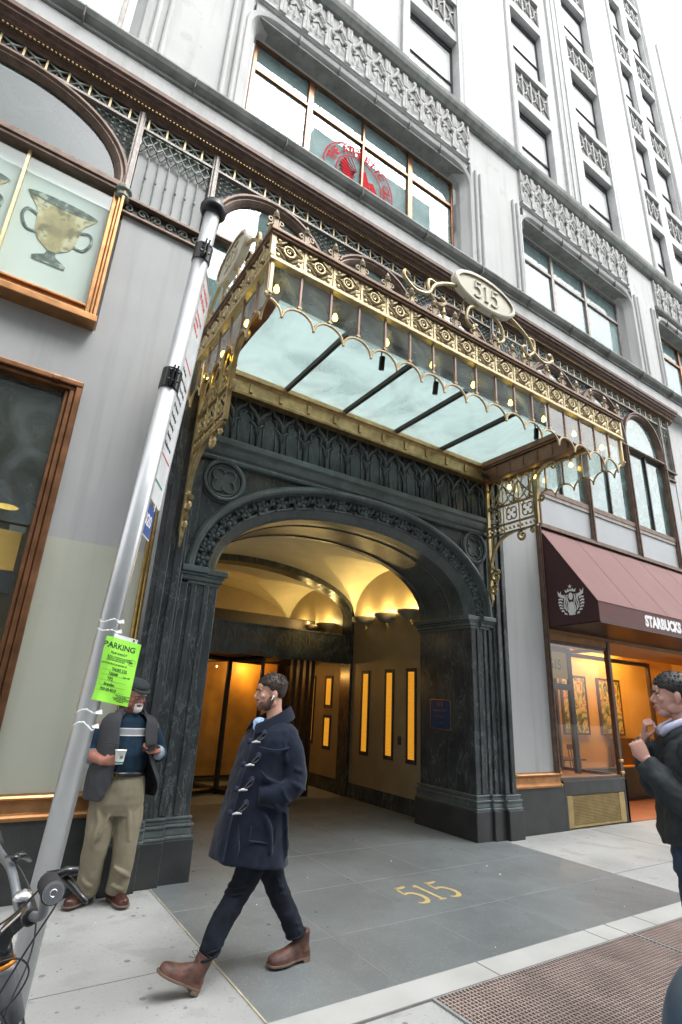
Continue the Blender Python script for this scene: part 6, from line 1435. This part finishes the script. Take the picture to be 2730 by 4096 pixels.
# open vest: shell wrapped round the back and both sides, front left open
def vest_(levels):
    g = MB(); k = 30; rr = []
    for z, cx, cy, a, b_, o0, o1 in levels:
        rr.append([Vector((cx+a*math.copysign(abs(math.sin(t))**.85, math.sin(t)), cy-b_*math.copysign(abs(math.cos(t))**.85, math.cos(t)), z)) for t in [o1+(6.28318-o0-o1)*i/k for i in range(k+1)]])
    g.loft(rr, caps=False, closed=False); return g
g = vest_([(1.46, 1.255, -.385, .085, .09, .6, .75), (1.435, 1.255, -.385, .15, .12, .5, .6), (1.40, 1.255, -.385, .222, .15, .42, .45), (1.33, 1.255, -.385, .236, .172, .38, .36), (1.22, 1.255, -.385, .238, .195, .36, .42), (1.1, 1.26, -.385, .242, .21, .38, .62), (1.0, 1.27, -.385, .262, .21, .42, .85), (.9, 1.285, -.385, .29, .205, .5, 1.05), (.83, 1.28, -.385, .285, .2, .55, 1.2), (.79, 1.27, -.385, .275, .195, .6, 1.35)])
vs_ = g.build('vest', 'vest_grey', b, smooth=True); md = vs_.modifiers.new('t', 'SOLIDIFY'); md.thickness = .014; md.offset = 1; md = vs_.modifiers.new('s', 'SUBSURF'); md.levels = md.render_levels = 2
tx = bpy.data.textures.new('vf', 'CLOUDS'); tx.noise_scale = .1; d = vs_.modifiers.new('f', 'DISPLACE'); d.texture = tx; d.strength = .03; d.texture_coords = 'LOCAL'
g = vest_([(1.445, 1.255, -.385, .10, .10, .62, .7), (1.475, 1.255, -.38, .085, .095, .7, .8), (1.50, 1.255, -.37, .09, .10, .85, .95), (1.475, 1.255, -.375, .12, .125, .75, .85), (1.44, 1.255, -.38, .15, .145, .55, .62)]); q = g.build('collar', 'vest_grey', vs_, smooth=True); md = q.modifiers.new('t', 'SOLIDIFY'); md.thickness = .008
g = MB(); g.tube([(1.04, -.565, 1.23), (1.10, -.59, 1.225), (1.16, -.6, 1.22)], .004, 5); g.tube([(1.38, -.59, 1.22), (1.44, -.56, 1.225), (1.48, -.52, 1.23)], .004, 5); g.build('seam', 'black_print', vs_)
# belt, trousers
g = MB(); g.loft([ring(1.26, -.38, z, .192, .158, 2.2, 30, yaw=.1) for z in (.965, 1.0)], caps=False); q = g.build('belt', 'belt', b, smooth=True); md = q.modifiers.new('t', 'SOLIDIFY'); md.thickness = .006; md.offset = 1
g = MB(); g.box(1.15, 1.155, -.548, -.542, .962, 1.003); g.box(1.18, 1.185, -.55, -.544, .962, 1.003); g.box(1.15, 1.185, -.55, -.544, .998, 1.004); g.box(1.15, 1.185, -.55, -.544, .961, .966); g.build('buckle', 'brass', b)
g = MB(); g.loft([ring(1.26, -.375, z, a, b_, 2.3, 28) for z, a, b_ in ((.66, .2, .12), (.76, .215, .15), (.88, .205, .16), (.985, .185, .15))])
g.tube(cr_([(1.165, -.37, .78), (1.16, -.37, .6), (1.155, -.36, .42), (1.165, -.31, .25), (1.175, -.245, .09)], 5), lerpl([.115, .112, .098, .088, .082], 5), 18)
g.tube(cr_([(1.36, -.37, .78), (1.37, -.38, .6), (1.38, -.39, .42), (1.385, -.36, .25), (1.385, -.31, .09)], 5), lerpl([.115, .112, .096, .088, .085], 5), 18)
for P_, r in ((((1.09, -.47, .74), (1.12, -.48, .62), (1.10, -.46, .45)), .02), (((1.2, -.49, .72), (1.17, -.49, .6), (1.14, -.47, .5)), .018), (((1.33, -.5, .74), (1.36, -.49, .6), (1.38, -.49, .48)), .018), (((1.44, -.44, .8), (1.45, -.45, .66), (1.44, -.45, .5)), .02), (((1.30, -.44, .30), (1.38, -.46, .25), (1.46, -.40, .20)), .018), (((1.31, -.42, .17), (1.38, -.41, .13), (1.45, -.36, .11)), .02), (((1.09, -.36, .22), (1.15, -.37, .17), (1.22, -.33, .15)), .018), (((1.10, -.32, .13), (1.16, -.33, .10), (1.24, -.29, .09)), .02), (((1.2, -.5, .86), (1.22, -.51, .8), (1.23, -.5, .72)), .014)):
    g.tube(cr_(P_, 4), [r*(.35+.65*math.sin(math.pi*i/8)) for i in range(9)], 8)
tr = g.build('trousers', 'khaki', b, smooth=True); remesh(tr, .008, 3, disp=(.2, .03))
shoe(b, T(1.18, -.19, .012) @ RZ(R_(-50)), .29, 'shoe_brown', .07, .052, False); shoe(b, T(1.385, -.28, .012) @ RZ(R_(12)), .29, 'shoe_brown', .07, .052, False)
cup = thing('coffee_cup', 'white paper coffee cup with a green base line held by the older man', 'cup', (1.165, -.63, 1.07))
g = MB(); g.lathe([(.001, 0), (.03, 0), (.032, .01), (.042, .098), (.045, .1), (.045, .106), (.04, .106), (.038, .08)], (1.165, -.63, 1.075), 20); g.build('cup', 'cup_white', cup, smooth=True)
g = MB(); g.lathe([(.0325, .008), (.0337, .02)], (1.165, -.63, 1.075), 20, caps=False); g.build('green_line', 'green_print', cup)
g = MB(); 
for k in range(4): g.box(1.155+.0, 1.18, -.6695, -.669, 1.118+.006*k, 1.121+.006*k)
g.build('print', 'ink', cup)
ph = thing('mobile_phone', 'black mobile phone held level by the older man', 'phone', (1.42, -.62, 1.19))
g = MB(); g.box(-.075, .075, -.036, .036, -.004, .004); g.xf(T(1.40, -.62, 1.195) @ RZ(.12) @ RY(-.2) @ RX(.35)); g.build('case', 'black_gloss', ph, bevel=.003)
# ---------------------------------------------------------------- man at the right edge
M0 = T(3.50, -3.90, 0) @ RZ(R_(-140))
Q = thing('person', 'dark-haired man in black jacket at the right edge, hands raised to his collar', 'person', (3.6, -3.95, 0))
HM = T(3.50, -3.885, 1.648) @ RZ(R_(-142)) @ RX(R_(2))
g = MB(); g2 = MB()
g2.loft([ring(0, 0, z, a, b_) for z, a, b_ in ((.95, .15, .11), (1.1, .15, .11), (1.3, .17, .11), (1.45, .18, .1), (1.52, .13, .08), (1.6, .06, .06))])
for s in (-1, 1): g2.tube([(s*.1, 0, .95), (s*.11, 0, .5), (s*.11, .03, .1)], [.08, .05, .035], 12)
g2.tube([(.2, 0, 1.46), (.25, .02, 1.24), (.2, -.13, 1.28), (.12, -.22, 1.42)], [.05, .04, .036, .028], 12)
g2.tube([(-.2, 0, 1.46), (-.25, .0, 1.24), (-.18, -.14, 1.36), (-.06, -.18, 1.54)], [.05, .04, .036, .028], 12)
hand(g2, aim((.12, -.225, 1.42), (-.15, -.35, .8), (-.9, .1, -.1)), 1, (1.0, 1.3, .9), th=(.4, -.6, .7), thc=.7)
hand(g2, aim((-.06, -.18, 1.53), (.35, .05, .8), (.2, 1, .1)), -1, (.9, 1.2, .9), th=(.4, -.6, .7), thc=.6)
g2.xf(M0); g.add(g2.v, g2.f); head(g, HM, 1.05)
b = g.build('body', 'skin_pale', Q, smooth=True); remesh(b, .0046, 3); face_bits(b, HM, brow='hair_black'); hair_cap(b, HM, 'hair_black', grow=.014, line=.185, back=.05, rough=.008, seed=9, side=.11)
g = MB(); g.loft([ring(0, .01, z, a, b_, 2.4, 30) for z, a, b_ in ((1.0, .25, .18), (1.08, .255, .19), (1.2, .245, .185), (1.32, .235, .17), (1.44, .235, .15), (1.52, .2, .13), (1.575, .13, .11), (1.61, .085, .085))])
for s, P in ((1, [(.18, .0, 1.50), (.27, .03, 1.40), (.31, .04, 1.27), (.27, -.05, 1.215), (.2, -.15, 1.29), (.125, -.225, 1.40)]), (-1, [(-.18, .0, 1.50), (-.27, .0, 1.40), (-.3, .0, 1.27), (-.25, -.1, 1.27), (-.14, -.16, 1.40), (-.07, -.18, 1.51)])):
    g.tube(cr_(P, 4), lerpl([.09, .095, .09, .085, .072, .056], 4), 16)
g.xf(M0); jk = g.build('jacket', 'jacket_dark', b, smooth=True); remesh(jk, .010, 3, disp=(.12, .05))
g = MB(); g.tube([(x, y, z) for x, y, z in ((.03, -.095, 1.56), (.07, -.07, 1.59), (.085, 0, 1.625), (.06, .07, 1.65), (0, .09, 1.655), (-.06, .07, 1.65), (-.085, 0, 1.625), (-.07, -.07, 1.59), (-.03, -.095, 1.56))], .022, 8); g.xf(M0 @ T(0, -.01, 0)); g.build('shirt_collar', 'shirt_pale', b, smooth=True)
g = MB(); g.tube([(x, y, z) for x, y, z in ((.06, -.1, 1.5), (.11, -.05, 1.55), (.115, .03, 1.60), (.07, .1, 1.625), (0, .115, 1.63), (-.07, .1, 1.625), (-.115, .03, 1.60), (-.11, -.05, 1.55), (-.06, -.1, 1.5))], .03, 8); g.xf(M0); g.build('jacket_collar', 'jacket_dark', jk, smooth=True)
g = MB()
g.loft([ring(0, .01, z, a, b_) for z, a, b_ in ((.84, .19, .13), (.95, .19, .135), (1.06, .18, .13))])
for s in (-1, 1): g.tube(cr_([(s*.1, .01, .9), (s*.11, .0, .65), (s*.115, .0, .45), (s*.115, .03, .1)], 4), lerpl([.105, .092, .078, .07], 4), 16)
g.xf(M0); tr = g.build('jeans', 'jeans_blue', b, smooth=True); remesh(tr, .009, 3, disp=(.07, .02))
for s in (-1, 1): shoe(b, M0 @ T(s*.115, .02, .012), .29, 'black_iron', .09, .05, False)
# ================================================================ BICYCLE (front end in the bottom left corner)
bk = thing('bicycle', 'black bicycle with riser handlebar and loose brake cables parked in the bottom left corner', 'bicycle', (.05, -3.42, 0))
mat('bike_black', (.02, .021, .024), .28, .3, coat=.4); mat('bike_grey', (.16, .17, .19), .35, .4); mat('rubber', (.018, .018, .019), .75, bs=300, bd=.0006); mat('silver', (.6, .6, .62), .25, .9); mat('orange_anod', (.7, .25, .03), .35, .5)
G0 = Vector((.297, -3.874, 1.157))
bar = cr_([(.299, -3.79, 1.15), (.303, -3.70, 1.145), (.318, -3.63, 1.09), (.33, -3.575, 1.02), (.318, -3.50, .995), (.306, -3.44, .985), (.29, -3.385, .985), (.275, -3.33, 1.03), (.255, -3.25, 1.07), (.235, -3.13, 1.075), (.22, -3.0, 1.08)], 5)
g = MB(); g.tube(bar, .0135, 10); g.build('handlebar', 'bike_grey', bk, smooth=True)
def grip(a, b_, nm='grip'):
    a, b_ = Vector(a), Vector(b_); d = (b_-a); n = 26; g = MB()
    g.tube([a+d*i/n for i in range(n+1)], [.0245+.003*math.sin(i*2.4)*(1 if i > 8 else .6)+.004*max(0, 1-i/8) for i in range(n+1)], 14); o = g.build(nm, 'rubber', bk, smooth=True)
    u = d.normalized(); g = MB(); g.tube([a-u*.004, a+u*.004], .0255, 24); g.build('end_ring', 'silver', o, smooth=False)
    g = MB(); g.tube([a-u*.006, a-u*.003], .0205, 24); g.build('end_disc', 'bike_grey', o)
    g = MB(); g.tube([a-u*.0065+Vector((.008*math.cos(t), 0, .008*math.sin(t))) for t in [i*.5 for i in range(11)]], .0011, 4); g.build('emblem', 'silver', o)
grip(G0, (.299, -3.76, 1.149)); grip((.213, -2.86, 1.085), (.22, -3.0, 1.08))
g = MB(); g.tube([(.30, -3.735, 1.15), (.345, -3.73, 1.165), (.375, -3.74, 1.165)], .012, 8); g.tube([(.30, -3.70, 1.148), (.34, -3.70, 1.15), (.355, -3.72, 1.14), (.385, -3.76, 1.112), (.40, -3.79, 1.10)], [.013, .014, .012, .008, .006], 8); g.build('brake_lever', 'bike_black', bk, smooth=True)
g = MB(); g.tube([(.24, -3.2, 1.08), (.29, -3.2, 1.09), (.33, -3.12, 1.05)], [.012, .012, .006], 8); g.ell((.262, -3.27, 1.10), (.016, .016, .012), 10, 6); g.build('brake_lever', 'bike_black', bk, smooth=True)
g = MB(); g.lathe([(.028, 0), (.03, .008), (.022, .022), (.001, .03)], (.294, -3.40, 1.012), 16); g.build('bell', 'silver', bk, smooth=True)
g = MB(); g.loft([[Vector((x, y, z)) for x, y, z in r] for r in ([(.335, -3.47, .985), (.335, -3.405, .985), (.315, -3.405, 1.012), (.315, -3.47, 1.012)], [(.285, -3.44, .93), (.285, -3.395, .93), (.262, -3.395, .965), (.262, -3.44, .965)], [(.27, -3.425, .87), (.27, -3.38, .87), (.235, -3.38, .91), (.235, -3.425, .91)])]); g.tube([(.312, -3.50, .99), (.312, -3.375, .99)], .024, 16); g.build('stem', 'bike_black', bk, bevel=.006)
g = MB(); g.tube([(.30, -3.466, 1.006), (.25, -3.43, .945)], .003, 4); g.build('stem_stripe', 'silver', bk)
HT, HB = Vector((.268, -3.402, .885)), Vector((.335, -3.395, .70)); u = (HB-HT).normalized()
g = MB(); g.tube([HT-u*.03, HT+u*.03], .026, 16); g.build('spacer', 'bike_black', bk, smooth=True)
g = MB(); g.tube([HT+u*.03, HT+u*.042], .031, 20); g.build('headset', 'orange_anod', bk, smooth=True)
g = MB(); g.tube([HT+u*.042, HT+u*.06, HB], [.034, .030, .033], 18); g.build('head_tube', 'bike_grey', bk, smooth=True)
WC = HB+u*.40+Vector((.045, 0, 0)); WC.z = .28
g = MB(); g.tube([HB, HB+u*.04], .03, 14)
for s in (-1, 1): g.tube([HB+u*.03+Vector((0, s*.03, 0)), HB+u*.1+Vector((0, s*.055, 0)), HB+u*.3+Vector((.02, s*.055, 0)), WC+Vector((0, s*.05, 0))], [.022, .019, .015, .012], 10)
g.build('fork', 'bike_black', bk, smooth=True)
BB = WC+Vector((-.62, 0, -.06)); RW = WC+Vector((-1.04, 0, 0)); ST = BB+Vector((-.16, 0, .52))
g = MB(); g.tube([HB+u*-.02, BB], .026, 12); g.tube([HT+u*.09, ST], .02, 12); g.tube([BB, ST+Vector((-.03, 0, .1))], .018, 12)
for s in (-1, 1): g.tube([BB+Vector((0, s*.03, 0)), RW+Vector((0, s*.06, 0))], .011, 8); g.tube([ST, RW+Vector((0, s*.06, 0))], .009, 8)
g.build('frame', 'bike_grey', bk, smooth=True)
def wheel(c):
    g = MB(); r = .255; g.tube([c+Vector((r*math.cos(a), 0, r*math.sin(a))) for a in [i*6.28318/48 for i in range(48)]], .019, 10, closed=True); w = g.build('wheel', 'rubber', bk, smooth=True)
    g = MB(); g.tube([c+Vector((.232*math.cos(a), 0, .232*math.sin(a))) for a in [i*6.28318/48 for i in range(48)]], .012, 6, closed=True); g.build('rim', 'silver', w, smooth=True)
    g = MB(); g.tube([c+Vector((0, -.04, 0)), c+Vector((0, .04, 0))], .02, 10)
    for i in range(28): a = i*6.28318/28; g.tube([c+Vector((.02*math.cos(a+.6), (-1)**i*.03, .02*math.sin(a+.6))), c+Vector((.228*math.cos(a), 0, .228*math.sin(a)))], .0012, 4)
    g.build('spokes', 'silver', w)
wheel(WC); wheel(RW)
g = MB(); q = ST+Vector((-.05, 0, .17)); g.tube([ST, q], .013, 8); g.loft([[q+Vector((x, y*w, .02+h)) for y, h in ((-1, -.01), (-.6, .015), (.6, .015), (1, -.01), (.5, -.03), (-.5, -.03))] for x, w in ((.16, .02), (.05, .045), (-.05, .08), (-.11, .08))]); g.build('saddle', 'rubber', bk, bevel=.006)
g = MB(); g.tube([BB+Vector((0, -.07, 0)), BB+Vector((0, .07, 0))], .016, 8); g.tube([BB+Vector((0, -.07, 0)), BB+Vector((.1, -.09, -.13)), ], .011, 8); g.tube([BB+Vector((0, .07, 0)), BB+Vector((-.1, .09, .13))], .011, 8); g.box(BB.x+.06, BB.x+.15, -3.62, -3.53, BB.z-.15, BB.z-.13); g.box(BB.x-.15, BB.x-.06, -3.345, -3.25, BB.z+.12, BB.z+.14); g.build('crank', 'silver', bk)
# cables: smooth loops hanging in front of the head tube
def cable(pts, r=.0028): g = MB(); g.tube(cr_(pts, 8), r, 6); g.build('cable', 'bike_black', bk, smooth=True)
cable([(.255, -3.25, 1.095), (.29, -3.30, 1.06), (.33, -3.38, 1.0), (.345, -3.42, .93), (.335, -3.46, .86), (.30, -3.50, .78), (.285, -3.50, .70)])
cable([(.36, -3.72, 1.14), (.345, -3.66, 1.06), (.315, -3.62, .98), (.28, -3.60, .90), (.25, -3.58, .82), (.24, -3.54, .74)])
cable([(.30, -3.70, 1.13), (.25, -3.66, 1.06), (.2, -3.6, 1.0), (.17, -3.56, .93), (.2, -3.54, .87), (.27, -3.55, .80), (.33, -3.53, .70), (.345, -3.5, .6)])
cable([(.17, -3.5, .86), (.23, -3.52, .895), (.30, -3.52, .90), (.335, -3.51, .86), (.32, -3.49, .80), (.285, -3.47, .755)])
# ================================================================ PARKED CAR (only its bonnet corner pokes into the bottom right)
car = thing('parked_car', 'dark blue-grey parked car whose rounded bonnet edge shows in the bottom right corner', 'car', (4.1, -5.55, -.15))
mat('car_paint', (.05, .09, .14), .5, .3, coat=.15); mat('car_glass', (.02, .03, .035), .08, 0)
X0, YC = 1.87, -5.25
def cring(x, hw, zb, zt, p=5, n=32): return [(x, YC+hw*math.copysign(abs(math.cos(t))**(2/p), math.cos(t)), (zb+zt)/2+(zt-zb)/2*math.copysign(abs(math.sin(t))**(2/p), math.sin(t))) for t in [6.28318*i/n for i in range(n)]]
g = MB(); g.loft([cring(X0+a, hw, zb, zt) for a, hw, zb, zt in ((0, .55, .15, .8), (.05, .76, .1, .9), (.16, .86, .05, .955), (.4, .91, .03, .99), (.9, .92, .03, 1.03), (1.3, .92, .03, 1.05), (2.6, .92, .03, 1.06), (3.8, .91, .03, 1.05), (4.3, .86, .06, 1.0), (4.45, .7, .15, .9))])
bd_ = g.build('body', 'car_paint', car, smooth=True); s_ = bd_.modifiers.new('s', 'SUBSURF'); s_.levels = s_.render_levels = 2
g = MB(); g.loft([cring(X0+a, hw, zb, zt, 3) for a, hw, zb, zt in ((1.25, .7, .98, 1.08), (1.85, .72, .98, 1.5), (2.3, .7, .98, 1.58), (3.4, .7, .98, 1.56), (4.1, .66, .98, 1.3), (4.3, .6, .98, 1.05))]); g.build('cabin', 'car_glass', car, smooth=True)
g = MB(); g.loft([cring(X0+a, hw, zb, zt, 3) for a, hw, zb, zt in ((1.95, .6, 1.5, 1.56), (2.4, .66, 1.5, 1.6), (3.4, .66, 1.5, 1.58), (3.8, .6, 1.46, 1.5))]); g.build('roof', 'car_paint', car, smooth=True)
g = MB()
for q_ in (-1, 1): g.tube(cr_([(X0+.2, YC+q_*.6, .934), (X0+.32, YC+q_*.68, .955), (X0+.5, YC+q_*.72, .975), (X0+.9, YC+q_*.74, 1.0), (X0+1.25, YC+q_*.74, 1.02)], 6), .0016, 5)
g.builds('bonnet_seam', 'seam_light', car); mat('seam_light', (.25, .3, .34), .4)
for x in (.8, 3.5):
    for s in (-1, 1):
        g = MB(); g.lathe([(.2, -.0), (.33, .0), (.34, .03), (.34, .19), (.33, .22), (.2, .22)], (X0+x, YC+(s*.92 if s < 0 else .70), .19), 24, 'y'); w = g.build('wheel', 'rubber', car); g = MB(); g.lathe([(.001, -.01), (.2, -.01), (.21, .01), (.21, .23), (.001, .23)], (X0+x, YC+(s*.92 if s < 0 else .70), .19), 20, 'y'); g.build('rim', 'silver', w)
for s in (-1, 1): g = MB(); g.ell((X0+.1, YC+s*.58, .6), (.09, .16, .07), 14, 8); g.build('headlight', 'pane_clear_body', car, smooth=True)
mat('pane_clear_body', (.6, .63, .65), .1)
# ---------------------------------------------------------------- final tidy
for o in bpy.data.objects:
    for k in ('_org',):
        if k in o.keys(): del o[k]
